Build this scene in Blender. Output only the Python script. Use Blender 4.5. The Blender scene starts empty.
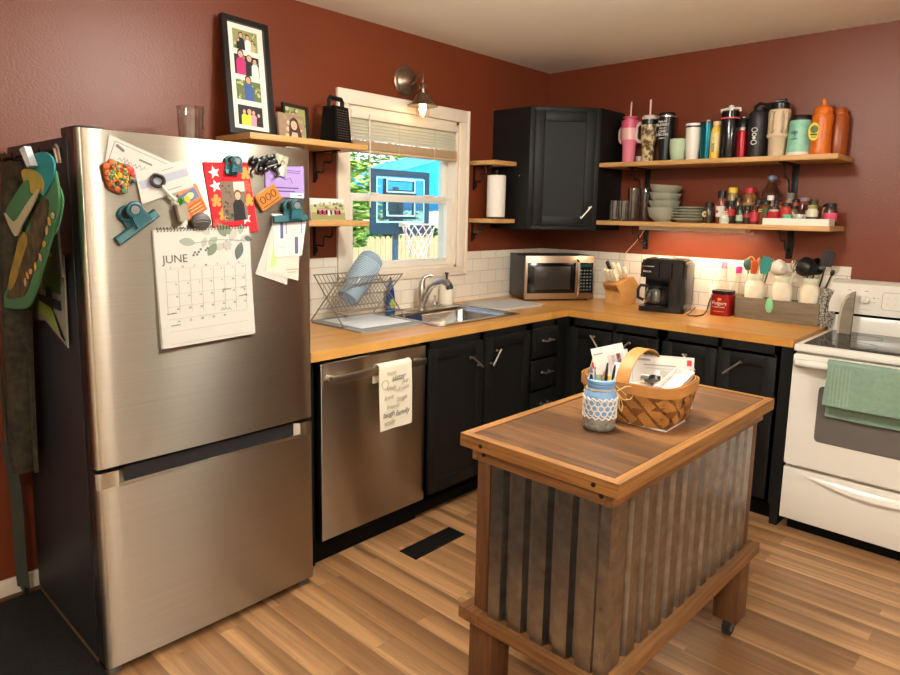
# a kitchen corner: charcoal cabinets, butcher block, terracotta walls
LAMP1, LAMP2, LAMP3, SKY, SUN, EXPO, UNDER = 122, 42, 40, .36, 4.8, .58, 38
LAMPC = (252, 250, 239)
import bpy, bmesh, math, random
from mathutils import Vector as V, Matrix as MX
random.seed(7)
SC = bpy.context.scene
COL = SC.collection
PI = math.pi

def rad(a): return math.radians(a)
def lin(c):
    return tuple(((x/255)/12.92 if x/255 <= .04045 else ((x/255+.055)/1.055)**2.4) for x in c) + (1,)
def T(x, y, z): return MX.Translation((x, y, z))
def RX(a): return MX.Rotation(rad(a), 4, 'X')
def RY(a): return MX.Rotation(rad(a), 4, 'Y')
def RZ(a): return MX.Rotation(rad(a), 4, 'Z')
MF = RX(90)          # flat (x, y) drawing stood upright, facing -y

# ---------------------------------------------------------------- materials
MATS = {}
def mat(name, col, rough=.5, metal=0, col2=None, nscale=8, stretch=(1, 1, 1), detail=4, contrast=.5,
        bump=0, bscale=60, trans=0, emit=None, estr=0, spec=.5, coat=0, sheen=0, aniso=0, arot=0, ior=1.45, sub=0):
    if name in MATS: return MATS[name]
    m = bpy.data.materials.new(name); m.use_nodes = True
    nt = m.node_tree; b = nt.nodes['Principled BSDF']
    b.inputs['Base Color'].default_value = lin(col)
    b.inputs['Roughness'].default_value = rough
    b.inputs['Metallic'].default_value = metal
    b.inputs['Specular IOR Level'].default_value = spec
    b.inputs['IOR'].default_value = ior
    b.inputs['Transmission Weight'].default_value = trans
    b.inputs['Coat Weight'].default_value = coat
    b.inputs['Sheen Weight'].default_value = sheen
    if aniso:
        b.inputs['Anisotropic'].default_value = aniso
        b.inputs['Anisotropic Rotation'].default_value = arot
        t = nt.nodes.new('ShaderNodeTangent'); t.direction_type = 'RADIAL'; t.axis = 'Z'
        nt.links.new(t.outputs[0], b.inputs['Tangent'])
    if emit:
        b.inputs['Emission Color'].default_value = lin(emit)
        b.inputs['Emission Strength'].default_value = estr
    if col2 or bump:
        tc = nt.nodes.new('ShaderNodeTexCoord'); mp = nt.nodes.new('ShaderNodeMapping')
        mp.inputs['Scale'].default_value = stretch
        nt.links.new(tc.outputs['Object'], mp.inputs['Vector'])
    if col2:
        n = nt.nodes.new('ShaderNodeTexNoise'); n.inputs['Scale'].default_value = nscale
        n.inputs['Detail'].default_value = detail
        r = nt.nodes.new('ShaderNodeValToRGB')
        r.color_ramp.elements[0].position = .5-contrast/2; r.color_ramp.elements[1].position = .5+contrast/2
        r.color_ramp.elements[0].color = lin(col); r.color_ramp.elements[1].color = lin(col2)
        nt.links.new(mp.outputs[0], n.inputs['Vector']); nt.links.new(n.outputs['Fac'], r.inputs['Fac'])
        nt.links.new(r.outputs['Color'], b.inputs['Base Color'])
    if bump:
        n2 = nt.nodes.new('ShaderNodeTexNoise'); n2.inputs['Scale'].default_value = bscale; n2.inputs['Detail'].default_value = 3
        bp = nt.nodes.new('ShaderNodeBump'); bp.inputs['Strength'].default_value = bump; bp.inputs['Distance'].default_value = .01
        nt.links.new(mp.outputs[0], n2.inputs['Vector']); nt.links.new(n2.outputs['Fac'], bp.inputs['Height'])
        nt.links.new(bp.outputs['Normal'], b.inputs['Normal'])
    MATS[name] = m
    return m

def brick_mat(name, c1, c2, mortar, w, h, msize, rot=(0, 0, 0), rough=.4, streak=None, streak_scale=(2, 40, 40), bump=0,
              squash_off=.5, streak_amt=.6, coat=0, vary=1.0, spec=.5, offset=(0, 0, 0), streak2=None, grad=None):
    """planks, staves or tiles: Brick Texture in object space, with an optional stretched grain"""
    if name in MATS: return MATS[name]
    m = bpy.data.materials.new(name); m.use_nodes = True
    nt = m.node_tree; b = nt.nodes['Principled BSDF']; L = nt.links.new
    b.inputs['Roughness'].default_value = rough; b.inputs['Coat Weight'].default_value = coat
    b.inputs['Specular IOR Level'].default_value = spec
    tc = nt.nodes.new('ShaderNodeTexCoord'); mp = nt.nodes.new('ShaderNodeMapping')
    mp.inputs['Rotation'].default_value = [rad(a) for a in rot]; mp.inputs['Location'].default_value = offset
    L(tc.outputs['Object'], mp.inputs['Vector'])
    br = nt.nodes.new('ShaderNodeTexBrick'); br.offset = squash_off
    br.inputs['Scale'].default_value = 1; br.inputs['Brick Width'].default_value = w; br.inputs['Row Height'].default_value = h
    br.inputs['Mortar Size'].default_value = msize; br.inputs['Mortar Smooth'].default_value = .1
    br.inputs['Color1'].default_value = lin(c1); br.inputs['Color2'].default_value = lin(c2); br.inputs['Mortar'].default_value = lin(mortar)
    L(mp.outputs[0], br.inputs['Vector'])
    out = br.outputs['Color']
    if streak:
        mp2 = nt.nodes.new('ShaderNodeMapping'); mp2.inputs['Scale'].default_value = streak_scale
        L(mp.outputs[0], mp2.inputs['Vector'])
        # shift the grain from plank to plank
        ad = nt.nodes.new('ShaderNodeVectorMath'); ad.operation = 'ADD'
        sc = nt.nodes.new('ShaderNodeVectorMath'); sc.operation = 'SCALE'; sc.inputs['Scale'].default_value = 37
        L(br.outputs['Color'], sc.inputs[0]); L(mp2.outputs[0], ad.inputs[0]); L(sc.outputs[0], ad.inputs[1])
        n = nt.nodes.new('ShaderNodeTexNoise'); n.inputs['Scale'].default_value = 1; n.inputs['Detail'].default_value = 6
        n.inputs['Roughness'].default_value = .65; n.inputs['Distortion'].default_value = .6
        L(ad.outputs[0], n.inputs['Vector'])
        rp = nt.nodes.new('ShaderNodeValToRGB'); rp.color_ramp.elements[0].position = .35; rp.color_ramp.elements[1].position = .68
        rp.color_ramp.elements[0].color = (0, 0, 0, 1); rp.color_ramp.elements[1].color = (1, 1, 1, 1)
        L(n.outputs['Fac'], rp.inputs['Fac'])
        mm = nt.nodes.new('ShaderNodeMath'); mm.operation = 'MULTIPLY'; mm.inputs[1].default_value = streak_amt
        L(rp.outputs['Color'], mm.inputs[0])
        mx = nt.nodes.new('ShaderNodeMix'); mx.data_type = 'RGBA'
        L(mm.outputs[0], mx.inputs['Factor']); L(out, mx.inputs[6]); mx.inputs[7].default_value = lin(streak)
        out = mx.outputs[2]
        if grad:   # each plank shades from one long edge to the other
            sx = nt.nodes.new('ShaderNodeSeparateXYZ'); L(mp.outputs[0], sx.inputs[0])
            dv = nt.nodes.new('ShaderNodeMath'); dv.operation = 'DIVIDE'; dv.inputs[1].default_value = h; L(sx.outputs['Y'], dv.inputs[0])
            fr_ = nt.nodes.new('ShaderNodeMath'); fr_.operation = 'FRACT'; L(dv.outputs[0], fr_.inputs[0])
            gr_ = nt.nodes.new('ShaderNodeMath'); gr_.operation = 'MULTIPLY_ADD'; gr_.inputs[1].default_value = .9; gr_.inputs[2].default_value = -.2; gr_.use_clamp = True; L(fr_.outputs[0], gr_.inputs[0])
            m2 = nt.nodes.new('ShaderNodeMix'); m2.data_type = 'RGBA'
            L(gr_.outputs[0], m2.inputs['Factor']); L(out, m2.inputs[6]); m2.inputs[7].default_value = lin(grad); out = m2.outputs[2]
        if streak2:
            n3 = nt.nodes.new('ShaderNodeTexNoise'); n3.inputs['Scale'].default_value = 3.1; n3.inputs['Detail'].default_value = 5
            L(mp.outputs[0], n3.inputs['Vector'])
            r3 = nt.nodes.new('ShaderNodeValToRGB'); r3.color_ramp.elements[0].position = .5; r3.color_ramp.elements[1].position = .72
            r3.color_ramp.elements[0].color = (0, 0, 0, 1); r3.color_ramp.elements[1].color = (.75, .75, .75, 1)
            L(n3.outputs['Fac'], r3.inputs['Fac'])
            m3 = nt.nodes.new('ShaderNodeMix'); m3.data_type = 'RGBA'
            L(r3.outputs['Color'], m3.inputs['Factor']); L(out, m3.inputs[6]); m3.inputs[7].default_value = lin(streak2)
            out = m3.outputs[2]
    L(out, b.inputs['Base Color'])
    if bump:
        bp = nt.nodes.new('ShaderNodeBump'); bp.inputs['Strength'].default_value = bump; bp.inputs['Distance'].default_value = .004; bp.invert = True
        L(br.outputs['Fac'], bp.inputs['Height']); L(bp.outputs['Normal'], b.inputs['Normal'])
    MATS[name] = m
    return m

def pane_mat(name, tint=(1, 1, 1), refl=.08, edge=5):
    if name in MATS: return MATS[name]
    m = bpy.data.materials.new(name); m.use_nodes = True; nt = m.node_tree
    for n in list(nt.nodes):
        if n.type != 'OUTPUT_MATERIAL': nt.nodes.remove(n)
    o = [n for n in nt.nodes if n.type == 'OUTPUT_MATERIAL'][0]
    a = nt.nodes.new('ShaderNodeBsdfTransparent'); a.inputs[0].default_value = (*tint, 1)
    g = nt.nodes.new('ShaderNodeBsdfGlossy'); g.inputs['Roughness'].default_value = .02
    lw = nt.nodes.new('ShaderNodeLayerWeight'); f = nt.nodes.new('ShaderNodeMath'); f.operation = 'POWER'; f.inputs[1].default_value = edge
    nt.links.new(lw.outputs['Facing'], f.inputs[0])
    mu = nt.nodes.new('ShaderNodeMath'); mu.operation = 'MULTIPLY_ADD'; mu.inputs[1].default_value = .9; mu.inputs[2].default_value = refl/2
    mx = nt.nodes.new('ShaderNodeMixShader')
    nt.links.new(f.outputs[0], mu.inputs[0]); nt.links.new(mu.outputs[0], mx.inputs[0])
    nt.links.new(a.outputs[0], mx.inputs[1]); nt.links.new(g.outputs[0], mx.inputs[2]); nt.links.new(mx.outputs[0], o.inputs[0])
    MATS[name] = m
    return m

_n = [0]
def flat(c, rough=.6, metal=0, **k):
    key = 'paint_%d_%d_%d_%d_%d' % (c[0], c[1], c[2], int(rough*100), int(metal*100)) + ''.join(sorted(k))
    return mat(key, c, rough, metal, **k)

# ---------------------------------------------------------------- mesh builder
class MB:
    def __init__(s): s.v = []; s.f = []; s.m = []
    def add(s, vs, fs, mi=0, M=None):
        o = len(s.v)
        s.v += [tuple(M @ V(p)) if M is not None else tuple(p) for p in vs]
        s.f += [[i+o for i in f] for f in fs]
        s.m += [mi]*len(fs) if isinstance(mi, int) else list(mi)
        return s
    def box(s, x0, x1, y0, y1, z0, z1, mi=0, b=0, M=None, seg=2):
        if b <= 0:
            vs = [(x, y, z) for z in (z0, z1) for y in (y0, y1) for x in (x0, x1)]
            return s.add(vs, [(0, 2, 3, 1), (4, 5, 7, 6), (0, 1, 5, 4), (2, 6, 7, 3), (0, 4, 6, 2), (1, 3, 7, 5)], mi, M)
        bm = bmesh.new(); bmesh.ops.create_cube(bm, size=1)
        for v in bm.verts:
            v.co = ((x0+x1)/2+v.co.x*(x1-x0), (y0+y1)/2+v.co.y*(y1-y0), (z0+z1)/2+v.co.z*(z1-z0))
        b = min(b, .49*min(abs(x1-x0), abs(y1-y0), abs(z1-z0)))
        bmesh.ops.bevel(bm, geom=bm.edges[:], offset=b, segments=seg, affect='EDGES', profile=.5)
        bm.verts.index_update()
        s.add([v.co[:] for v in bm.verts], [[v.index for v in f.verts] for f in bm.faces], mi, M)
        bm.free(); return s
    def cbox(s, c, d, mi=0, b=0, M=None):
        return s.box(c[0]-d[0]/2, c[0]+d[0]/2, c[1]-d[1]/2, c[1]+d[1]/2, c[2]-d[2]/2, c[2]+d[2]/2, mi, b, M)
    def lathe(s, prof, mi=0, seg=20, M=None):
        """prof: (r, z[, material]) from bottom to top; ends are closed"""
        vs = []; fs = []; ms = []; rings = []
        for p in prof:
            if p[0] <= 1e-6: rings.append([len(vs)]); vs.append((0, 0, p[1]))
            else:
                rings.append(list(range(len(vs), len(vs)+seg)))
                vs += [(p[0]*math.cos(2*PI*i/seg), p[0]*math.sin(2*PI*i/seg), p[1]) for i in range(seg)]
        for k in range(len(rings)-1):
            a, c = rings[k], rings[k+1]; mk = prof[k+1][2] if len(prof[k+1]) > 2 else mi
            for i in range(seg):
                j = (i+1) % seg
                if len(a) == 1 and len(c) == 1: continue
                if len(a) == 1: fs.append((a[0], c[i], c[j]))
                elif len(c) == 1: fs.append((a[i], a[j], c[0]))
                else: fs.append((a[i], a[j], c[j], c[i]))
                ms.append(mk)
        if len(rings[0]) > 1: fs.append(rings[0][::-1]); ms.append(prof[1][2] if len(prof[1]) > 2 else mi)
        if len(rings[-1]) > 1: fs.append(rings[-1]); ms.append(prof[-1][2] if len(prof[-1]) > 2 else mi)
        return s.add(vs, fs, ms, M)
    def cyl(s, r, z0, z1, mi=0, seg=16, M=None): return s.lathe([(r, z0), (r, z1)], mi, seg, M)
    def tube(s, pts, r, seg=8, mi=0, closed=False, M=None, flatten=None):
        pts = [V(p) for p in pts]; n = len(pts); rs = r if isinstance(r, (list, tuple)) else [r]*n
        tang = []
        for i in range(n):
            if closed: t = pts[(i+1) % n]-pts[i-1]
            else: t = pts[min(i+1, n-1)]-pts[max(i-1, 0)]
            tang.append(t.normalized() if t.length > 1e-9 else V((0, 0, 1)))
        u = tang[0].orthogonal().normalized()
        vs = []; fs = []
        for i in range(n):
            u = (u-tang[i]*u.dot(tang[i]))
            u = u.normalized() if u.length > 1e-6 else tang[i].orthogonal().normalized()
            w = tang[i].cross(u)
            for k in range(seg):
                a = 2*PI*k/seg
                vs.append(pts[i]+u*rs[i]*math.cos(a)+w*rs[i]*math.sin(a))
        for i in range(n if closed else n-1):
            j = (i+1) % n
            for k in range(seg):
                l = (k+1) % seg
                fs.append((i*seg+k, i*seg+l, j*seg+l, j*seg+k))
        if not closed:
            fs.append(list(range(seg))[::-1]); fs.append(list(range((n-1)*seg, n*seg)))
        return s.add(vs, fs, mi, M)
    def prism(s, poly, z0, z1, mi=0, M=None, side=None):
        n = len(poly)
        vs = [(x, y, z0) for x, y in poly]+[(x, y, z1) for x, y in poly]
        fs = [list(range(n))[::-1], list(range(n, 2*n))]+[(i, (i+1) % n, n+(i+1) % n, n+i) for i in range(n)]
        return s.add(vs, fs, [mi, mi]+[mi if side is None else side]*n, M)
    def sheet(s, fn, nu, nv, th=.002, mi=0, M=None, mfn=None):
        """cloth or paper: fn(u, v) -> point, given a real thickness"""
        P = [[V(fn(i/nu, j/nv)) for j in range(nv+1)] for i in range(nu+1)]
        N = [[None]*(nv+1) for _ in range(nu+1)]
        for i in range(nu+1):
            for j in range(nv+1):
                a = P[min(i+1, nu)][j]-P[max(i-1, 0)][j]; b = P[i][min(j+1, nv)]-P[i][max(j-1, 0)]
                c = a.cross(b); N[i][j] = c.normalized() if c.length > 1e-12 else V((0, 0, 1))
        vs = [P[i][j]+N[i][j]*th/2 for i in range(nu+1) for j in range(nv+1)]+[P[i][j]-N[i][j]*th/2 for i in range(nu+1) for j in range(nv+1)]
        o = (nu+1)*(nv+1); ix = lambda i, j: i*(nv+1)+j
        fs = []; ms = []
        for i in range(nu):
            for j in range(nv):
                q = (ix(i, j), ix(i+1, j), ix(i+1, j+1), ix(i, j+1)); k = mfn((i+.5)/nu, (j+.5)/nv) if mfn else mi
                fs.append(q); fs.append(tuple(x+o for x in q[::-1])); ms += [k, k]
        edge = [ix(i, 0) for i in range(nu+1)]+[ix(nu, j) for j in range(1, nv+1)]+[ix(i, nv) for i in range(nu-1, -1, -1)]+[ix(0, j) for j in range(nv-1, 0, -1)]
        for a, b in zip(edge, edge[1:]+edge[:1]): fs.append((b, a, a+o, b+o)); ms.append(ms[0] if not mfn else mfn(0, 0))
        return s.add(vs, fs, ms, M)
    def text(s, txt, size, M, mi=0, th=.0004, align='CENTER', shear=0):
        cu = bpy.data.curves.new('lettering', 'FONT'); cu.body = txt; cu.size = size; cu.extrude = th/2
        cu.align_x = align; cu.align_y = 'CENTER'; cu.shear = shear; cu.resolution_u = 3
        ob = bpy.data.objects.new('lettering', cu); COL.objects.link(ob)
        ev = ob.evaluated_get(bpy.context.evaluated_depsgraph_get()); me = ev.to_mesh()
        s.add([v.co[:] for v in me.vertices], [list(p.vertices) for p in me.polygons], mi, M @ T(0, 0, th/2))
        ev.to_mesh_clear(); bpy.data.objects.remove(ob); bpy.data.curves.remove(cu)
        return s
    def scrawl(s, w, h, M, mi=0, th=.0004, t=.0009, wob=None):
        """one line of unreadable handwriting"""
        rnd = random.Random(int(w*1e5)+int(h*1e6)+len(s.v)); x = 0; up = False; pts = [(0, 0)]
        while x < w:
            x += h*rnd.uniform(.25, .6); up = not up
            pts.append((x, h*rnd.uniform(.55, 1) if up else h*rnd.uniform(-.1, .15)))
        for (a, b), (c, d) in zip(pts, pts[1:]):
            l = math.hypot(c-a, d-b) or 1; nx, ny = -(d-b)/l*t/2, (c-a)/l*t/2
            s.prism([(a-nx, b-ny), (c-nx, d-ny), (c+nx, d+ny), (a+nx, b+ny)], 0, th, mi, M)
        return s
    def build(s, name, mats, parent=None, smooth=40, solid=0):
        me = bpy.data.meshes.new(name); me.from_pydata(s.v, [], s.f)
        mats = mats if isinstance(mats, (list, tuple)) else [mats]
        for m in mats: me.materials.append(m)
        me.polygons.foreach_set('material_index', [min(i, len(mats)-1) for i in s.m])
        bm = bmesh.new(); bm.from_mesh(me); bmesh.ops.recalc_face_normals(bm, faces=bm.faces); bm.to_mesh(me); bm.free()
        me.polygons.foreach_set('use_smooth', [True]*len(me.polygons)); me.set_sharp_from_angle(angle=rad(smooth)); me.update()
        o = bpy.data.objects.new(name, me); COL.objects.link(o)
        if parent is not None: o.parent = parent
        return o

def disc(r, n=20, ry=None): return [(r*math.cos(2*PI*i/n), (ry or r)*math.sin(2*PI*i/n)) for i in range(n)]
def rrect(w, h, r, n=4):
    o = []
    for cx, cy, a in ((w/2-r, h/2-r, 0), (-w/2+r, h/2-r, 90), (-w/2+r, -h/2+r, 180), (w/2-r, -h/2+r, 270)):
        o += [(cx+r*math.cos(rad(a+90*i/n)), cy+r*math.sin(rad(a+90*i/n))) for i in range(n+1)]
    return o
def star(r, q=.45, n=5): return [((r if i % 2 == 0 else r*q)*math.sin(PI*i/n), (r if i % 2 == 0 else r*q)*math.cos(PI*i/n)) for i in range(2*n)]
def leafp(l, w, n=6):
    a = [(l*i/n, w*math.sin(PI*i/n)**.8) for i in range(n+1)]
    return a+[(x, -y) for x, y in a[-2:0:-1]]
def rect(w, h): return [(-w/2, -h/2), (w/2, -h/2), (w/2, h/2), (-w/2, h/2)]
def arc(c, r, a0, a1, n, plane='xz'):
    o = []
    for i in range(n+1):
        a = rad(a0+(a1-a0)*i/n); p, q = r*math.cos(a), r*math.sin(a)
        o.append((c[0]+p, c[1], c[2]+q) if plane == 'xz' else (c[0], c[1]+p, c[2]+q) if plane == 'yz' else (c[0]+p, c[1]+q, c[2]))
    return o

# ---------------------------------------------------------------- objects
def tag(o, label, cat, group=None):
    o['label'] = label; o['category'] = cat
    if group: o['group'] = group
    return o
def thing(name, label, cat, loc=(0, 0, 0), rz=0, group=None, rot=None):
    o = bpy.data.objects.new(name, None); COL.objects.link(o); o.empty_display_size = .05
    o.location = loc; o.rotation_euler = [rad(a) for a in rot] if rot else (0, 0, rad(rz))
    return tag(o, label, cat, group)
def one(name, mb, mats, label, cat, loc=(0, 0, 0), rz=0, group=None, rot=None, smooth=40):
    o = mb.build(name, mats, None, smooth); o.location = loc
    o.rotation_euler = [rad(a) for a in rot] if rot else (0, 0, rad(rz))
    return tag(o, label, cat, group)
def struct(name, mb, mats, parent=None):
    o = mb.build(name, mats, parent)
    if parent is None: o['kind'] = 'structure'
    return o
def dup(root, loc, rz, label, group=None, rot=None):
    r = root.copy(); COL.objects.link(r); r.location = loc; r.rotation_euler = [rad(a) for a in rot] if rot else (0, 0, rad(rz)); r['label'] = label
    if group: r['group'] = group
    for ch in list(root.children):
        c = ch.copy(); COL.objects.link(c); c.parent = r
        for g in list(ch.children):
            d = g.copy(); COL.objects.link(d); d.parent = c
    return r
def plabel(o, t): o['label'] = t; return o
# ================================================================ materials
WALL = mat('terracotta_wall_paint', (108, 47, 22), .4, bump=.12, bscale=110, spec=.5)
CEIL = mat('cream_ceiling_paint', (248, 242, 230), .9, bump=.1, bscale=160)
CREAM = mat('cream_far_wall_paint', (226, 214, 196), .7, bump=.08, bscale=120)
TRIM = mat('white_trim_paint', (233, 220, 202), .45)
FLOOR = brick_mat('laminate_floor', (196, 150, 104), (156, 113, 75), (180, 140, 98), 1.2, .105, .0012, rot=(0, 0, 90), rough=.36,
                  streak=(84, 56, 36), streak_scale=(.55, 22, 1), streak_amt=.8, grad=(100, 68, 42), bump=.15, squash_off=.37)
TILE = brick_mat('white_subway_tile', (238, 230, 216), (230, 220, 204), (204, 195, 180), .155, .0785, .0022, rot=(90, 0, 0), rough=.18, bump=.5, offset=(0, 0, 0))
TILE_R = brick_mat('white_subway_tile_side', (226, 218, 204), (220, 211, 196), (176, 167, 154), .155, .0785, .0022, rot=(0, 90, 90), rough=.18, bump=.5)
BUTCHER = brick_mat('butcher_block_x', (212, 160, 86), (190, 132, 62), (166, 110, 50), .55, .042, .0006, rough=.28, streak=(164, 108, 48), streak_scale=(3, 60, 3), streak_amt=.4)
BUTCHER_Y = brick_mat('butcher_block_y', (212, 160, 86), (190, 132, 62), (166, 110, 50), .55, .042, .0006, rot=(0, 0, 90), rough=.28, streak=(164, 108, 48), streak_scale=(3, 60, 3), streak_amt=.4)
CAB = mat('charcoal_cabinet_paint', (15, 15, 15), .5, bump=.03, bscale=90, spec=.28)
CABD = mat('dark_toe_kick', (5, 5, 5), .8, spec=.2)
NICKEL = mat('brushed_nickel', (190, 182, 172), .3, 1)
CHROME = mat('chrome', (210, 208, 205), .12, 1)
STEEL = mat('brushed_steel', (190, 182, 168), .31, 1, aniso=.95, arot=.25, col2=(176, 168, 154), nscale=3, stretch=(1, 1, 300))
STEEL_S = mat('sink_steel', (188, 186, 182), .22, 1)
BLACKMET = mat('black_iron', (18, 17, 17), .45, .3)
BLACKPL = mat('black_plastic', (16, 16, 17), .3)
GLASS = pane_mat('clear_glass', (.9, .9, .89), .14, 2.2)
PANE = pane_mat('window_glass')
WHITEPL = mat('white_enamel', (224, 218, 208), .22)
PAPER = mat('white_paper', (200, 196, 189), .8)
INK = mat('dark_ink', (52, 50, 52), .8)
SHELFW = mat('pine_shelf_wood', (208, 164, 106), .5, col2=(180, 132, 76), nscale=5, stretch=(1.5, 14, 14), contrast=.6)
SHELFY = mat('pine_shelf_wood_side', (208, 164, 106), .5, col2=(180, 132, 76), nscale=5, stretch=(14, 1.5, 14), contrast=.6)

# ================================================================ room shell
RX0, RY0, H = -5.5, -5.0, 2.435
struct('floor', MB().box(RX0-.15, .15, RY0-.15, .15, -.1, 0), FLOOR)
struct('ceiling', MB().box(RX0-.15, .15, RY0-.15, .15, H, H+.12), CEIL)
WX0, WX1, WZ0, WZ1 = -1.775, -.925, 1.135, 2.005
w = MB()
for a in ((RX0-.15, WX0, 0, H), (WX1, .15, 0, H), (WX0, WX1, 0, WZ0), (WX0, WX1, WZ1, H)): w.box(a[0], a[1], 0, .15, a[2], a[3])
struct('wall_left', w, WALL)
struct('wall_right', MB().box(0, .15, RY0, 0, 0, H), WALL)
wb_ = MB().box(RX0-.15, -2.2, RY0-.15, RY0, 0, H).box(-2.2, .15, RY0-.15, RY0, 0, H, 1)
struct('wall_back', wb_, [CREAM, WALL])
dm_ = MB().box(-1.95, -.95, RY0-.01, RY0, 0, 2.1, 0, .004); struct('dark_reflection_panel', dm_, mat('dark_panel_brown', (48, 34, 26), .5))  # unseen dark panel, added so the right of the fridge door reflects dark
struct('wall_side', MB().box(RX0-.15, RX0, RY0, 0, 0, H), CREAM)
bb = MB().box(RX0, -3.2, -.014, 0, .014, .078, 0, .003).box(RX0, -3.2, -.024, 0, 0, .016, 1, .004)
struct('baseboard_left', bb, [TRIM, mat('brown_shoe_mould', (96, 62, 42), .5)])
TZ = 1.226
t = MB().box(-2.51, -1.85, -.009, 0, .9, TZ).box(-1.85, -.85, -.009, 0, .9, 1.085).box(-.85, -.009, -.009, 0, .9, TZ)
struct('trim_1', t, TILE)
struct('trim_2', MB().box(-.009, 0, -1.952, 0, .9, TZ), TILE_R)

# window: casing, jambs, two sashes and their panes
cs = MB()
cs.box(-1.849, -1.775, -.02, 0, 1.09, 2.005, 0, .003).box(-.925, -.85, -.02, 0, 1.09, 2.005, 0, .003)
cs.box(-1.849, -.85, -.022, 0, 2.005, 2.076, 0, .003).box(-1.849, -.85, -.022, 0, 1.085, 1.137, 0, .003)
cs.box(-.866, -.85, -.028, -.018, 1.09, 2.076, 0, .002)
cs.box(-1.775, -1.755, 0, .14, WZ0, WZ1).box(-.945, -.925, 0, .14, WZ0, WZ1).box(-1.775, -.925, 0, .14, 1.985, 2.005).box(-1.775, -.925, 0, .14, WZ0, 1.15)
win = struct('window_1', cs, TRIM)
VIN = mat('white_vinyl_sash', (232, 226, 214), .35)
def sash(nm, y0, z0, z1, st):
    s = MB()
    s.box(-1.755, -1.755+st, y0, y0+.032, z0, z1, 0, .003).box(-.945-st, -.945, y0, y0+.032, z0, z1, 0, .003)
    s.box(-1.755+st, -.945-st, y0, y0+.032, z1-.036, z1, 0, .003).box(-1.755+st, -.945-st, y0, y0+.032, z0, z0+.04, 0, .003)
    o = s.build(nm, VIN, win)
    MB().box(-1.755+st-.004, -.945-st+.004, y0+.013, y0+.018, z0+.036, z1-.032).build('glass_pane', PANE, o)
    return o
sash('lower_sash', .028, 1.15, 1.555, .04)
sash('upper_sash', .066, 1.522, 1.985, .034)
lk = MB()
for x in (-1.56, -1.14): lk.box(x-.025, x+.025, .022, .05, 1.555, 1.567, 0, .003)
lk.build('sash_lock', VIN, win)

# venetian blind drawn up
bl = thing('window_blind', 'white slatted blind pulled up at the top of the kitchen window', 'blind', (-1.35, .0, 1.985))
BLW = mat('blind_white', (236, 228, 214), .5, sub=0)
_nt = BLW.node_tree; _tr = _nt.nodes.new('ShaderNodeBsdfTranslucent'); _tr.inputs[0].default_value = lin((240, 238, 228)); _mx = _nt.nodes.new('ShaderNodeMixShader'); _mx.inputs[0].default_value = .5
_o = [n for n in _nt.nodes if n.type == 'OUTPUT_MATERIAL'][0]; _nt.links.new(_nt.nodes['Principled BSDF'].outputs[0], _mx.inputs[1]); _nt.links.new(_tr.outputs[0], _mx.inputs[2]); _nt.links.new(_mx.outputs[0], _o.inputs[0])
BLSH = mat('blind_bottom_shaded', (203, 174, 140), .55)  # shade on the gathered white slats, put into their colour
MB().box(-.405, .405, -.012, .03, -.042, 0, 0, .003).build('headrail', TRIM, bl)
sl = MB()
for k in range(6):
    z = -.055-k*.0165
    sl.box(-.4, .4, -.0013, .0013, -.017, .017, 0, 0, T(0, .008, z) @ RX(-42))
sl.build('slats', BLW, bl)
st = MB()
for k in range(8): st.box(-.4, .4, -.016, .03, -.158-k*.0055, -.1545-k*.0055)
st.build('slat_stack', BLSH, bl)
MB().box(-.402, .402, -.017, .031, -.214, -.2, 0, .003).build('bottom_rail', BLSH, bl)
cd = MB()
for x in (-.08, .2): cd.tube([(x, -.019, -.03), (x, -.019, -.215)], .0012, 6)
cd.build('ladder_cord', TRIM, bl)
MB().tube([(-.297, -.028, -.02), (-.296, -.03, -.5)], .004, 8).build('tilt_wand', mat('clear_wand', (225, 215, 200), .3), bl)

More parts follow.
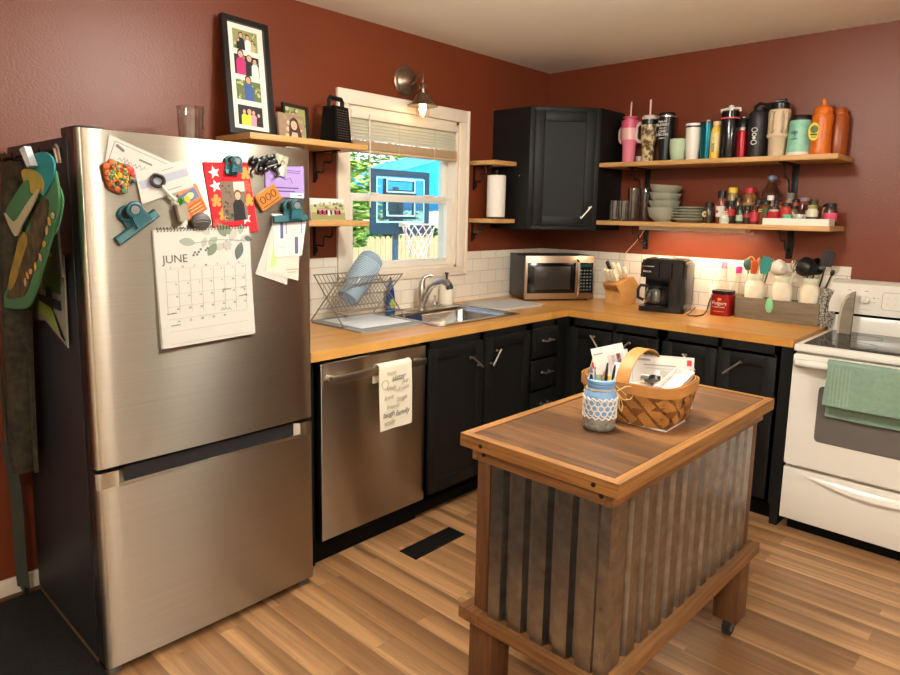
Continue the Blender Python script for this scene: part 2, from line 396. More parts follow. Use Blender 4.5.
# ================================================================ back yard seen through the window
GRASS = mat('lawn_green', (92, 140, 66), .9, col2=(150, 176, 96), nscale=3)
o = struct('lawn_ground', MB().box(-8, 26, .15, 30, -.5, -.4), GRASS); o['kind'] = 'structure'
FENCE = mat('pale_fence_wood', (188, 166, 128), .8, col2=(160, 138, 104), nscale=4, stretch=(8, 8, 1))
fm = MB()
for i in range(70):
    x = 2.0+i*.15
    fm.prism([(x, -.4), (x+.138, -.4), (x+.138, .86), (x+.1, .93), (x+.038, .93), (x, .86)], 0, .02, 0, T(0, 8, 0) @ MF)
fm.box(2, 12.5, 8.0, 8.04, .1, .18).box(2, 12.5, 8.0, 8.04, .62, .7)
one('garden_fence', fm, FENCE, 'pale wooden picket fence at the back of the yard outside', 'fence')
def tree(x, y, z0, rx, rz, zc, cols, label, n, name='garden_tree'):
    t = thing(name, label, 'tree' if name == 'garden_tree' else 'bush', (x, y, z0))
    if name == 'garden_tree': MB().tube([(0, 0, 0), (.05, .05, zc*.5), (0, 0, zc)], [.16, .12, .06], 8).build('trunk', mat('bark', (84, 66, 50), .9), t)
    rnd = random.Random(int(x*100+y)); lf = MB()
    for i in range(n):
        d = V((rnd.gauss(0, 1), rnd.gauss(0, 1), rnd.gauss(0, 1))).normalized()*rnd.uniform(.55, 1)**.5
        k = 1+.22*math.sin(d.x*5+x)*math.cos(d.z*6+y)
        c = V((d.x*rx*k, d.y*rx*k, zc+d.z*rz*k)); s = rnd.uniform(.07, .15)
        M = MX.Translation(c) @ MX.Rotation(rnd.uniform(0, 6.3), 4, 'Z') @ MX.Rotation(rnd.uniform(-.9, .9), 4, 'X')
        lf.add([(-s, 0, 0), (0, -s*.5, .02), (s, 0, 0), (0, s*.5, .02)], [(0, 1, 2), (0, 2, 3)], rnd.choice((0, 0, 1, 2)), M)
    lf.build('foliage', [flat(c, .6) for c in cols], t)
G1 = [(120, 160, 70), (160, 190, 96), (84, 126, 54)]
tree(9.4, 14.3, -.4, 2.0, 2.2, 3.2, G1, 'leafy green tree behind the blue canopy, left of the backboard', 2600)
tree(14.4, 17.5, -.4, 2.5, 2.4, 3.4, [(104, 148, 62), (150, 184, 90), (70, 112, 46)], 'leafy green tree behind the blue canopy, above the backboard', 2600)
tree(3.35, 6.6, -.4, .6, .9, 2.0, [(150, 186, 90), (176, 206, 112), (110, 150, 66)], 'young bright green tree at the left side of the window view', 900)
tree(6.15, 8.76, -.4, .5, .6, 1.0, [(72, 120, 56), (104, 150, 70), (56, 96, 44)], 'dark green bush below the blue canopy, left of the hoop pole', 600, 'garden_bush')
tree(7.5, 8.76, -.4, .5, .6, 1.0, [(80, 128, 60), (112, 158, 74), (60, 100, 46)], 'dark green bush below the blue canopy, right of the hoop pole', 600, 'garden_bush')
tree(8.85, 8.76, -.4, .5, .6, 1.0, [(76, 124, 58), (108, 154, 72), (58, 98, 44)], 'dark green bush below the blue canopy at the right edge of the window view', 600, 'garden_bush')
tree(2.25, 5.0, -.4, .4, .5, .45, [(96, 150, 70), (130, 180, 90), (70, 120, 54)], 'round green bush at the lower left of the window view', 400, 'garden_bush')
BLUE = mat('bright_blue_tarp', (20, 168, 214), .5)
cp = thing('garden_canopy', 'bright turquoise blue canopy on posts beyond the fence outside', 'canopy', (7.4, 10, -.4))
MB().prism([(-1.8, 2.05), (2.6, 2.05), (2.6, 3.5), (.4, 2.95), (-.6, 2.72), (-1.8, 2.56)], -.02, .02, 0, T(0, -.5, 0) @ MF).build('front_panel', BLUE, cp)
MB().prism([(-1.8, 2.56), (-.6, 2.72), (.4, 2.95), (2.6, 3.5), (2.6, 3.53), (.4, 2.98), (-.6, 2.75), (-1.8, 2.59)], -1.6, .54, 0, MF).build('roof_sheet', mat('pale_blue_tarp', (70, 160, 200), .5), cp)
for x in (-1.75, 2.55): MB().box(x-.04, x+.04, -.48, -.4, 0, 2.55).build('post', mat('grey_post', (110, 116, 120), .6), cp)
MB().prism([(-1.8, 1.9), (2.6, 1.9), (2.6, 2.08), (-1.8, 2.08)], .0, .03, 0, T(0, -.53, 0) @ MF).build('lower_band', mat('deep_blue_band', (16, 96, 140), .6), cp)

# basketball hoop
hp = thing('basketball_hoop', 'black framed basketball hoop on a pole in the back yard', 'basketball hoop', (2.32, 4.0, -.4))
BB = mat('backboard_black', (22, 54, 72), .4)
WL = mat('backboard_line', (150, 196, 206), .5)
f = MB(); w2, z0, z1 = .54, 1.56, 2.42
def frame(mb, x0, x1, a, b, t, y0, y1, mi=0):
    mb.box(x0, x1, y0, y1, a, a+t, mi).box(x0, x1, y0, y1, b-t, b, mi).box(x0, x0+t, y0, y1, a+t, b-t, mi).box(x1-t, x1, y0, y1, a+t, b-t, mi)
frame(f, -w2, w2, z0, z1, .085, -.02, .02)
f.box(-w2+.08, w2-.08, -.018, .018, z0, z0+.15)
f.build('board_rim', BB, hp)
MB().box(-w2+.08, w2-.08, -.006, .006, z0+.14, z1-.08).build('backboard', pane_mat('smoked_acrylic', (.55, .78, .85), .06), hp)
ln = MB(); frame(ln, -.45, .45, z0+.155, z1-.1, .02, -.014, -.007)
frame(ln, -.27, .27, z0+.24, z0+.52, .02, -.014, -.007); frame(ln, -.27, .27, z1-.3, z1-.12, .02, -.014, -.007)
ln.build('white_lines', WL, hp)
bx = MB(); frame(bx, -.3, .3, z0+.2, z1-.1, .05, .008, .03); bx.box(-.3, .3, .008, .03, z0+.5, z0+.6)
bx.build('back_brace', BB, hp)
MB().tube([(0, .1, 0), (0, .1, 2.2)], .045, 12).build('pole', mat('blue_grey_pole', (70, 96, 120), .4), hp)
MB().box(-.07, .07, .02, .16, 1.6, 2.1).build('bracket', BB, hp)
MB().box(-.45, .45, -.1, .6, 0, .14, 0, .04).build('base_tank', BB, hp)
rg = MB(); rg.tube([(.23*math.cos(2*PI*i/24), -.36+.23*math.sin(2*PI*i/24), 1.7) for i in range(24)], .009, 6, 0, True); rg.box(-.05, .05, -.14, -.02, 1.66, 1.72)
rg.build('ring', mat('pale_ring', (196, 176, 168), .5), hp)
nt_ = MB()
for k in range(12):
    for sg in (1, -1):
        pts = []
        for j in range(6):
            a = 2*PI*k/12+sg*j*PI/12*1.0; r = .23-.1*(j/5)**.7
            pts.append((r*math.cos(a), -.36+r*math.sin(a), 1.69-.085*j))
        nt_.tube(pts, .005, 5, 0 if k % 4 else 1)
nt_.build('net', [mat('white_net', (206, 210, 210), .7), mat('red_net', (200, 130, 124), .7)], hp)
bn = thing('garden_bin', 'blue storage bin on the lawn below the basketball net', 'bin', (4.65, 6.2, -.4))
MB().box(-.3, .3, -.25, .25, 0, .8, 0, .03).build('bin_body', mat('bin_blue', (60, 130, 170), .5), bn)
MB().box(-.32, .32, -.27, .27, .8, .86, 0, .02).build('bin_lid', mat('bin_lid_blue', (44, 104, 146), .5), bn)
# ================================================================ base cabinets, countertop
CT, CB = .914, .876
def shaker(mb, w, h, th=.018, fr=.055, mi=0):
    """door or drawer front in the xz plane, front at y = -th, corner at (0, 0)"""
    mb.box(0, fr, -th, 0, 0, h, mi, .002).box(w-fr, w, -th, 0, 0, h, mi, .002)
    mb.box(fr, w-fr, -th, 0, 0, fr, mi, .002).box(fr, w-fr, -th, 0, h-fr, h, mi, .002)
    mb.box(fr-.004, w-fr+.004, -th+.008, 0, fr-.004, h-fr+.004, mi)
def slab(mb, w, h, th=.018): mb.box(0, w, -th, 0, 0, h, 0, .004); mb.box(.02, w-.02, -th-.003, -th, .02, h-.02, 0, .003)
def pull(parent, x, z, ang, L=.1, y=-.018):
    h = MB(); M = T(x, y, z) @ RY(-ang)
    h.tube([(-L/2, -.026, 0), (L/2, -.026, 0)], .0052, 8, 0, False, M)
    for s in (-1, 1): h.tube([(s*L*.38, 0, 0), (s*L*.38, -.026, 0)], .005, 8, 0, False, M).cyl(.008, 0, .003, 0, 10, M @ T(s*L*.38, 0, 0) @ RX(90))
    return plabel(h.build('handle', NICKEL, parent), 'brushed nickel bar handle')
def carcass(mb, w, d=.63, z0=.1, top=CB):
    """hollow box with face frame: front at y=0, back at y=d"""
    mb.box(0, .018, 0, d, z0, top).box(w-.018, w, 0, d, z0, top).box(0, w, 0, d, z0, z0+.018).box(0, w, d-.012, d, z0, top)
    mb.box(0, w, 0, .02, top-.045, top).box(0, w, 0, .02, z0, z0+.03).box(0, .03, 0, .02, z0, top).box(w-.03, w, 0, .02, z0, top)
def toe(mb, w): mb.box(0, w, .07, .085, 0, .1)

FX = -.655   # cabinet face plane of both runs (front of the face frames)
# sink cabinet with two doors
sc_ = thing('sink_cabinet', 'black two-door base cabinet under the sink beside the dishwasher', 'cabinet', (-1.842, FX, 0))
b = MB(); w_ = .81; b.box(0, .018, 0, .63, .1, CB).box(w_-.018, w_, 0, .63, .1, CB).box(0, w_, 0, .63, .1, .118).box(0, w_, .618, .63, .1, CB)
b.box(0, w_, 0, .02, CB-.045, CB).box(0, w_, 0, .02, .1, .13).box(0, .03, 0, .02, .1, CB).box(w_-.03, w_, 0, .02, .1, CB).box(.39, .42, 0, .02, .1, CB)
b.build('body', CAB, sc_); k = MB(); toe(k, w_); k.build('toe_kick', CABD, sc_)
for x0, wd, hx, ha in ((.012, .386, .315, -38), (.42, .376, .06, 52)):
    m = MB(); shaker(m, wd, .7); d = m.build('door', CAB, sc_); d.location = (x0, 0, .138)
    pull(d, hx, .6, ha)
# narrow drawer stack
ds = thing('drawer_cabinet', 'narrow black drawer cabinet between the sink doors and the corner', 'cabinet', (-1.031, FX, 0))
b = MB(); carcass(b, .27); b.build('body', CAB, ds); k = MB(); toe(k, .27); k.build('toe_kick', CABD, ds)
for z, h in ((.672, .166), (.49, .166), (.308, .166), (.126, .166)):
    m = MB(); slab(m, .246, h); d = m.build('drawer', CAB, ds); d.location = (.012, 0, z); pull(d, .123, h/2+.012, 0, .085, -.021)
cf = MB().box(-.761, FX, FX, FX+.02, .1, CB).box(-.761, -.63, FX+.07, FX+.085, 0, .1).box(FX, FX+.02, -.672, FX, .1, CB)
one('corner_filler', cf, CAB, 'black filler panel closing the inner corner of the base cabinets', 'panel')
# right run: two door pairs, built facing -y then turned to face the room
def pair(y, wd, label, hs):
    c = thing('base_cabinet', label, 'cabinet', (FX, y, 0), -90, 'two-door base cabinets under the right counter')
    W = sum(wd)+.036; b = MB(); carcass(b, W); b.box(wd[0]+.008, wd[0]+.028, 0, .02, .1, CB); b.build('body', CAB, c); k = MB(); toe(k, W); k.build('toe_kick', CABD, c)
    x = .01
    for q, (hx, hz, ha) in zip(wd, hs):
        m = MB(); shaker(m, q, .7); d = m.build('door', CAB, c); d.location = (x, 0, .118); x += q+.013; pull(d, hx, hz, ha, .11)
pair(-.672, (.275, .263), 'black two-door base cabinet below the knife block and coffee maker', ((.19, .63, -52), (.07, .63, 45)))
pair(-1.246, (.285, .268), 'black two-door base cabinet below the red tub and jar box', ((.155, .61, -55), (.075, .625, 42)))
one('end_filler', MB().box(FX, -.03, -1.884, -1.848, 0, CB).box(FX, FX+.02, -1.848, -1.836, .1, CB), CAB, 'black end panel of the base cabinets beside the white stove', 'panel')
one('side_panel', MB().box(-2.5, -2.44, -.62, -.03, 0, CB), CABD, 'black upright panel between the fridge and the dishwasher', 'panel')

# L-shaped worktop with a sink cut-out
SX0, SX1, SY0, SY1 = -1.655, -1.035, -.575, -.075
ct = MB()
for a in ((-2.5, SX0, -.657, -.01), (SX1, -.657, -.657, -.01), (SX0, SX1, -.657, SY0), (SX0, SX1, SY1, -.01)): ct.box(a[0], a[1], a[2], a[3], CB, CT)
nA = len(ct.f)
ct.prism([(-.657, -.657), (-.657, -1.885), (-.01, -1.885), (-.01, -.01), (-.657, -.01)], CB, CT, 1)
one('worktop', ct, [BUTCHER, BUTCHER_Y], 'honey-coloured butcher block worktop running round the kitchen corner', 'countertop')

# ---------------------------------------------------------------- sink, faucet
sk = thing('kitchen_sink', 'stainless steel single bowl sink set in the wooden counter', 'sink', (-1.345, -.325, CT))
r = MB(); x0, x1, y0, y1 = -.318, .318, -.258, .258
bx0, bx1, by0, by1 = -.275, .275, -.215, .15
for a in ((x0, bx0, y0, y1), (bx1, x1, y0, y1), (bx0, bx1, y0, by0), (bx0, bx1, by1, y1)): r.box(a[0], a[1], a[2], a[3], .0, .005)
r.tube([(x, y, .005) for x, y in ((x0+.02, y0), (x1-.02, y0), (x1, y0+.02), (x1, y1-.02), (x1-.02, y1), (x0+.02, y1), (x0, y1-.02), (x0, y0+.02))], .004, 6, 0, True)
r.build('sink_rim', STEEL_S, sk)
bw = MB(); D = -.17
def ring(z, ins, rr): return [(p[0]+(bx0+bx1)/2, p[1]+(by0+by1)/2, z) for p in rrect(bx1-bx0-2*ins, by1-by0-2*ins, rr, 5)]
rs = [ring(.004, 0, .05), ring(-.02, .006, .05), ring(D+.03, .02, .06), ring(D, .05, .06)]; n = len(rs[0])
vs = [p for q in rs for p in q]; fs = []
for k in range(3): fs += [(k*n+i, k*n+(i+1) % n, (k+1)*n+(i+1) % n, (k+1)*n+i) for i in range(n)]
fs.append(list(range(3*n, 4*n))); bw.add(vs, fs)
o = bw.build('bowl', STEEL_S, sk); sm = o.modifiers.new('thickness', 'SOLIDIFY'); sm.thickness = .0015
MB().lathe([(0, D+.002), (.04, D+.002), (.042, D+.006), (.03, D+.004), (0, D+.004)], 0, 20).build('drain', CHROME, sk)
fc = thing('kitchen_faucet', 'brushed nickel single lever faucet behind the sink', 'faucet', (-1.325, -.105, CT+.005))
m = MB().lathe([(0, 0), (.034, 0), (.034, .008), (.024, .014), (.022, .05), (.024, .105), (.02, .128), (0, .13)], 0, 24)
m.build('body', NICKEL, fc)
sp = [(.0, -.012, .045), (.004, -.032, .09), (.008, -.062, .132), (.014, -.1, .16), (.019, -.14, .17), (.024, -.172, .163), (.027, -.188, .145)]
MB().tube(sp, [.021, .02, .018, .017, .017, .02, .022], 14).build('spout', NICKEL, fc)
MB().tube([sp[-1], (.028, -.193, .128)], [.0215, .019], 14).build('spray_head', mat('dark_grey_rubber', (60, 60, 62), .5), fc)
MB().tube([(0, 0, .125), (.002, -.002, .155), (.012, -.01, .182), (.03, -.026, .192), (.046, -.04, .19)], [.02, .016, .011, .009, .006], 10).build('lever', NICKEL, fc)
MB().lathe([(0, 0), (.03, 0), (.03, .006), (.02, .012), (.018, .03), (.008, .035), (.006, .06), (.012, .065), (0, .067)], 0, 16, T(.13, .02, 0)).build('side_spray', CHROME, fc)
MB().box(-.12, .2, -.03, .03, -.003, .003, 0, .002).build('deck_plate', NICKEL, fc)

# ---------------------------------------------------------------- dishwasher
dw = thing('dishwasher', 'stainless steel dishwasher with a bar handle left of the sink cabinet', 'dishwasher', (-2.137, -.655, 0))
MB().box(-.29, .29, .03, .6, .1, .868).build('tub_body', CABD, dw)
MB().box(-.294, .294, -.004, .03, .115, .862, 0, .003).build('door', STEEL, dw)
MB().box(-.294, .294, .05, .07, 0, .115).build('toe_kick', CABD, dw)
MB().box(-.275, .248, -.058, -.044, .787, .819, 0, .004).box(-.27, -.245, -.05, -.003, .792, .814, 0, .003).box(.218, .243, -.05, -.003, .792, .814, 0, .003).build('handle', mat('handle_steel', (176, 168, 156), .3, 1), dw)
TW = mat('printed_tea_towel', (228, 218, 196), .9, bump=.2, bscale=300)
tt = thing('tea_towel', 'cream tea towel with grey script words hanging on the dishwasher handle', 'towel', (-2.092, -.706, .8215))
def tw(u, v):
    s = (v-.2)*.372   # a little hangs behind the handle, the rest in front
    wv = .0025*math.sin(u*9+v*4)*min(1, abs(s)*8)
    x = -.093+.186*u+.006*(v-.2)
    if s < -.02: return (x-.004, .016-.002*v, s*1.0+.0-(.0) if False else -abs(s)+.0)
    if s > .02: return (x, -.018+wv-.004*v, -(s-.02))
    a = s/.02*PI/2
    return (x, -.002-.016*math.sin(a), .004+.012*math.cos(a)-.004)
MB().sheet(tw, 10, 40, .0022).build('cloth', TW, tt)
INKG = mat('grey_print', (168, 160, 146), .9); INKD = mat('dark_print', (110, 106, 106), .9)
wd = MB()
for txt, x, z, s, mi, rot in (('sister', .01, -.055, .04, 1, 3), ('smile', -.03, -.095, .032, 0, -4), ('dream', .035, -.105, .03, 0, 5), ('love', -.045, -.135, .036, 0, 4), ('laugh', .03, -.15, .034, 0, 3),
                               ('friends', -.02, -.178, .03, 0, 0), ('laugh', -.045, -.21, .036, 1, 5), ('family', .035, -.213, .04, 1, 4), ('smile', -.04, -.245, .034, 0, 4), ('joy', .05, -.075, .03, 0, 0), ('home', -.03, -.03, .026, 0, 2)):
    wd.text(txt, s*.88, T(x, -.0275, z) @ MF @ RZ(rot), mi, .0008, shear=.3)
wd.tube([(-.065+.018*math.cos(a/16*2*PI), -.0275, -.075+.018*math.sin(a/16*2*PI)) for a in range(16)], .0012, 5, 0, True)
wd.build('lettering', [INKG, INKD], tt)

# ---------------------------------------------------------------- stove
sv = thing('electric_stove', 'white electric range with a black glass cooktop at the right edge', 'stove', (-.675, -1.893, 0), -90)
# local: x right along the wall, y = depth into the wall (0 front), z up ; width .76
MB().box(.004, .756, .03, .655, .05, .868).build('body', WHITEPL, sv)
MB().box(0, .76, -.006, .66, .868, .9, 0, .006).build('cooktop_frame', WHITEPL, sv)
MB().box(.03, .73, .03, .57, .9, .9025).build('glass_top', mat('black_ceramic_glass', (26, 24, 24), .08), sv)
bu = MB()
for x, y, r_ in ((.2, .16, .1), (.56, .16, .08), (.2, .42, .075), (.56, .42, .1)):
    bu.tube([(x+r_*math.cos(a/40*2*PI), y+r_*math.sin(a/40*2*PI), .9025) for a in range(40)], .0012, 4, 0, True)
bu.build('burner_marking', mat('burner_grey', (90, 86, 84), .4), sv)
dr = MB().prism(rrect(.752, .525, .01), 0, .04, 0, T(.38, .03, .595) @ MF).build('oven_door', WHITEPL, sv)
MB().prism(rrect(.53, .26, .02), 0, .0012, 0, T(.385, -.0102, .595) @ MF).build('oven_window', mat('smoked_oven_glass', (96, 90, 86), .15), dr)
MB().tube([(.02, -.01, .815), (.03, -.04, .822), (.08, -.052, .825), (.68, -.052, .825), (.73, -.04, .822), (.74, -.01, .815)], [.016, .017, .018, .018, .017, .016], 10).build('handle', WHITEPL, dr)
dd = MB()
dd.box(.002, .758, .0, .03, .06, .312, 0, .006)
o = dd.build('storage_drawer', WHITEPL, sv)
g = MB(); N = 24
def lip(u, v):
    x = .08+.6*u; a = math.sin(PI*u)
    return (x, -.001-.016*a*math.sin(PI*v*.55), .292-.008*a-.032*a*v-.004*v)
g.sheet(lip, 24, 6, .002); g.build('finger_lip', WHITEPL, o)
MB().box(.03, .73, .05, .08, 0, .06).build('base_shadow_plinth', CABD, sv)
bp = MB().prism([(.655, .868), (.57, .9), (.57, .985), (.578, .995), (.545, 1.0), (.555, 1.15), (.59, 1.165), (.65, 1.165), (.655, 1.15)], 0, .76, 0, MX(((0, 0, 1, 0), (1, 0, 0, 0), (0, 1, 0, 0), (0, 0, 0, 1))))
bp.box(.02, .74, .565, .58, .985, 1.0, 1); bk = bp.build('back_panel', [WHITEPL, CABD], sv)
PM = T(0, .546, 1.0) @ RX(86.2)   # control face
kn = 0
for x in (.085, .16, .6, .675):
    q = MB().lathe([(0, 0), (.026, 0), (.026, .004), (.02, .006), (.018, .022), (0, .023)], 0, 20, T(x, .55, 1.075) @ RX(86)); q.box(-.004, .004, -.018, .018, .02, .03, 0, .002, T(x, .55, 1.075) @ RX(86)); q.build('knob', WHITEPL, bk)
cpn = MB(); PZ = T(.38, .5505, 1.075) @ RX(86)
LG = mat('panel_grey_print', (150, 144, 138), .5)
for s in (1,):
    pts = [(p[0], p[1]) for p in rrect(.3, .085, .012)]
    cpn.tube([(p[0], p[1], .001) for p in pts], .0012, 5, 0, True, PZ)
for i in range(4):
    for j in range(2): cpn.prism(rrect(.016, .011, .004, 3), 0, .0015, 1, PZ @ T(-.125+.03*i, -.014+.03*j, 0))
for i in range(4): cpn.prism(rrect(.016, .011, .004, 3), 0, .0015, 1, PZ @ T(.02+.03*i, -.02, 0))
cpn.prism(disc(.004), 0, .0015, 0, PZ @ T(-.185, .01, 0)); cpn.prism(disc(.0025), 0, .0015, 0, PZ @ T(-.168, .01, 0))
cpn.text('BAKE', .008, PZ @ T(-.185, -.012, .0003)).text('OVEN', .009, PZ @ T(.1, -.062, .0003))
for x in (-.295, -.22): cpn.prism(rect(.05, .0012), 0, .001, 0, PZ @ T(x, -.05, 0)); cpn.prism(rect(.016, .004), 0, .001, 0, PZ @ T(x, .042, 0))
cpn.build('control_markings', [LG, mat('button_cream', (214, 206, 194), .4)], bk)
ck = MB().prism(rrect(.09, .03, .004), 0, .0018, 0, PZ @ T(.045, .018, 0)); dk = ck.build('clock_display', mat('display_black', (14, 18, 16), .15), bk)
MB().text('8:42', .024, PZ @ T(.045, .018, .0018)).build('clock_digits', mat('green_digits', (60, 190, 110), .5, emit=(60, 220, 120), estr=.8), dk)

GT = mat('sage_terry_cloth', (134, 158, 138), .95, col2=(120, 146, 128), nscale=60, bump=.5, bscale=420)
gt = thing('dish_towel', 'sage green towel folded over the oven door handle', 'towel', (-.724, -2.05, .853), -90)
def g2(u, v, drop_f=.185, drop_b=.255, w=.46):
    x = w*u; Lb = drop_b/(drop_b+drop_f); q = v
    if q < Lb: s = (1-q/Lb); return (x+.006*math.sin(v*3), .024+.003*math.sin(u*14), -.01-drop_b*s*.97)
    s = (q-Lb)/(1-Lb); a = min(1, s*6)
    if a < 1: return (x, .024-.05*(.5-.5*math.cos(PI*a)), -.01+.014*math.sin(PI*a))
    return (x+.004*math.sin(s*5), -.026+.003*math.sin(u*11+s*2)*s, -.01-drop_f*(s-1/6)*1.2)
MB().sheet(g2, 24, 48, .006).build('cloth', GT, gt)
for i, (dr_, x) in enumerate(((.0, 0),)):
    st = MB()
    for k in range(6): st.box(.02+k*.014, .025+k*.014, -.0315, -.029, -.19, -.02)
    st.build('woven_stripe', mat('sage_light_stripe', (142, 164, 144), .95), gt)
# ================================================================ refrigerator
FXC, FW = -2.9085, .3875
fr = thing('refrigerator', 'stainless steel fridge with a bottom freezer drawer and magnets on its door', 'refrigerator', (FXC, -.64, 0))
GREYB = mat('fridge_side_grey', (40, 41, 45), .45, bump=.08, bscale=260)
DKG = mat('fridge_door_liner', (34, 33, 36), .4)
MB().box(-FW, FW, 0, .6, .03, 1.662, 0, .006).build('body', GREYB, fr)
def door_poly(y0, y1, w, r=.016, bulge=.004, n=14):
    p = [(w, y1), (-w, y1)]
    p += [(-w+r-r*math.cos(rad(a)), y0+r-r*math.sin(rad(a))) for a in (0, 22, 45, 68, 90)]
    p += [(-w+r+(2*w-2*r)*i/n, y0-bulge*math.sin(PI*i/n)) for i in range(1, n)]
    p += [(w-r+r*math.sin(rad(a)), y0+r-r*math.cos(rad(a))) for a in (0, 22, 45, 68, 90)]
    return p
for nm, z0, z1 in (('fresh_food_door', .684, 1.682), ('freezer_drawer', .035, .672)):
    m = MB(); m.box(-FW, FW, -.072, -.004, z0, z1, 1, .004)
    if nm == 'fresh_food_door': m.prism(door_poly(-.088, -.066, FW+.001), z0+.002, z1-.001)
    else:
        m.prism(door_poly(-.088, -.066, FW+.001), z0, .622)
        L_, R_ = -.325, .33
        m.prism([(-FW-.001, -.066), (-FW-.001, -.078), (-FW+.01, -.087), (L_, -.0895), (L_+.03, -.066)], .622, z1)
        m.prism([(FW+.001, -.066), (FW+.001, -.078), (FW-.01, -.087), (R_, -.0895), (R_-.03, -.066)], .622, z1)
        m.box(L_, R_, -.0735, -.071, .622, z1, 1)
        m.prism([(-.0895, .619), (-.0925, .624), (-.0925, .632), (-.089, .632), (-.086, .622)], L_, R_, 0, MX(((0, 0, 1, 0), (1, 0, 0, 0), (0, 1, 0, 0), (0, 0, 0, 1))))
    d = m.build(nm, [STEEL, DKG], fr)
    if nm == 'fresh_food_door':
        MB().box(-.3, -.06, -.0735, -.06, z0-.008, z0+.002).build('door_gasket', CABD, d)
MB().box(-FW+.005, -FW+.085, -.06, .06, 1.662, 1.69, 0, .006).build('hinge_cover', DKG, fr)
MB().box(FW-.085, FW-.005, -.06, .06, 1.662, 1.69, 0, .006).build('hinge_cover', DKG, fr)
MB().box(-FW+.01, FW-.01, -.03, .02, 0, .035).build('toe_grille', CABD, fr)
for x in (-.355, .355): MB().cyl(.022, 0, .036, 0, 14, T(x, -.045, 0)).build('foot', mat('grey_foot', (96, 92, 88), .5), fr)

# ---------------------------------------------------------------- on the fridge door (plane y = FY), all facing -y
FY = -.7326
def at(x, z, k=0): return (x, FY-.0006*k, z)
def clip(name, label, x, z, ang, s=1, k=0, jw=.068):
    c = thing(name, label, 'clip', at(x, z, k), 0, None, (0, -ang, 0))
    TEAL = mat('teal_clip_paint', (32, 80, 88), .4)
    m = MB(); MM = MX(((0, 0, 1, 0), (1, 0, 0, 0), (0, 1, 0, 0), (0, 0, 0, 1)))
    m.prism([(0, -.013*s), (-.01*s, -.014*s), (-.014*s, -.009*s), (-.011*s, .008*s), (-.006*s, .012*s), (0, .012*s)], -jw*s, jw*s, 0, MM)
    m.build('jaw', TEAL, c)
    for sx, yy in ((-.004, -.004), (.016, -.022)):
        q = MB(); M = T((sx+.002)*s, yy*s, .044*s) @ RX(90)
        q.tube([(.018*s*math.cos(2*PI*i/20), .018*s*math.sin(2*PI*i/20), 0) for i in range(20)], .006*s, 8, 0, True, M)
        q.prism([(-.02*s, -.014*s), (.02*s, -.014*s), (.026*s, -.045*s), (-.026*s, -.045*s)], -.004*s, .004*s, 0, M)
        q.build('grip_loop', TEAL, c)
    MB().cyl(.012*s, 0, .006*s, 0, 16, T(.018*s, -.022*s, .044*s) @ RX(90)).build('magnet', mat('grey_magnet', (120, 120, 120), .5, .4), c)
    return c
clip('magnetic_clip', 'teal metal bulldog clip holding nothing, at the left of the fridge door', -3.148, 1.408, 36, 1.06)
# calendar
ca = thing('wall_calendar', 'white spiral calendar open at June with painted leaves on the fridge door', 'calendar', at(-2.94, 1.402), 0, None, (0, -2, 0))
pg = MB(); PW = .322; PH = .366
pg.box(-PW/2, PW/2, -.004, 0, -PH, 0, 0).box(-PW/2-.002, PW/2-.003, -.0008, .0, -PH-.004, 0, 0)
pages = pg.build('pages', PAPER, ca)
def hang(u, v): return (-PW/2+PW*u, -.0048-.006*math.sin(PI*v*.5)*v*(1-.3*u), -.001-PH*v*1.002)
MB().sheet(hang, 8, 14, .0008).build('june_page', PAPER, ca)
sp_ = MB()
for i in range(30):
    x = -PW/2+.012+i*(PW-.024)/29
    sp_.tube([(x, -.005+.005*math.cos(a/8*2*PI)-.001, .001+.0065*math.sin(a/8*2*PI)) for a in range(8)], .0011, 5, 0, True)
sp_.build('spiral_binding', mat('dark_wire', (40, 38, 38), .4, .6), ca)
def cy(v): return -.0054-.006*math.sin(PI*v*.5)*v
gl = MB(); LGR = mat('pale_grid_ink', (160, 156, 150), .8)
def on(x, z): return T(x, cy(-z/PH)-.0004, z) @ MF
for i in range(8): gl.prism(rect(.0008, .232), 0, .0004, 0, on(-.136+i*.0388, -.24) @ RX(2.2))
for j in range(7): gl.prism(rect(.272, .0008), 0, .0004, 0, on(0, -.122-j*.0392))
gl.build('grid_lines', LGR, ca)
tx = MB(); MG = mat('grey_letter_ink', (84, 82, 79), .8)
tx.text('JUNE', .036, on(-.1, -.092), 0, .0006)
for i in range(7): tx.text('SMTWTFS'[i], .008, on(-.117+i*.0388, -.117), 0, .0006)
dnum = 1
for j in range(6):
    for i in range(7):
        n_ = j*7+i-2
        if 1 <= n_ <= 30: tx.text(str(n_), .008, on(-.104+i*.0388, -.131-j*.0392), 0, .0006)
for a, c, w_, h_ in ((.06, -.205, .03, .008), (.126, -.205, .012, .012), (.118, -.232, .03, .007), (.05, -.272, .03, .014), (-.13, -.262, .03, .004), (-.12, -.3, .03, .004)):
    tx.scrawl(w_, h_, on(a-.01, c), 0, .0006)
tx.build('lettering', MG, ca)
lf = MB(); rnd = random.Random(3)
for x, z, l, w_, a, mi in ((-.03, -.045, .055, .013, 170, 0), (.005, -.028, .035, .009, 250, 1), (.045, -.03, .04, .012, 215, 0), (.04, -.05, .05, .014, 230, 2), (.075, -.03, .05, .014, 120, 2), (.09, -.045, .05, .013, 60, 1),
                          (.13, -.05, .062, .015, 250, 3), (.125, -.045, .045, .012, 20, 1), (.1, -.02, .05, .014, 150, 2), (.125, -.025, .035, .01, 75, 0), (.07, -.055, .04, .012, 200, 1), (.02, -.02, .04, .012, 140, 1), (.14, -.035, .03, .009, -20, 3)):
    lf.prism(leafp(l, w_), 0, .0005+.0001*mi, mi, on(x, z) @ RZ(a))
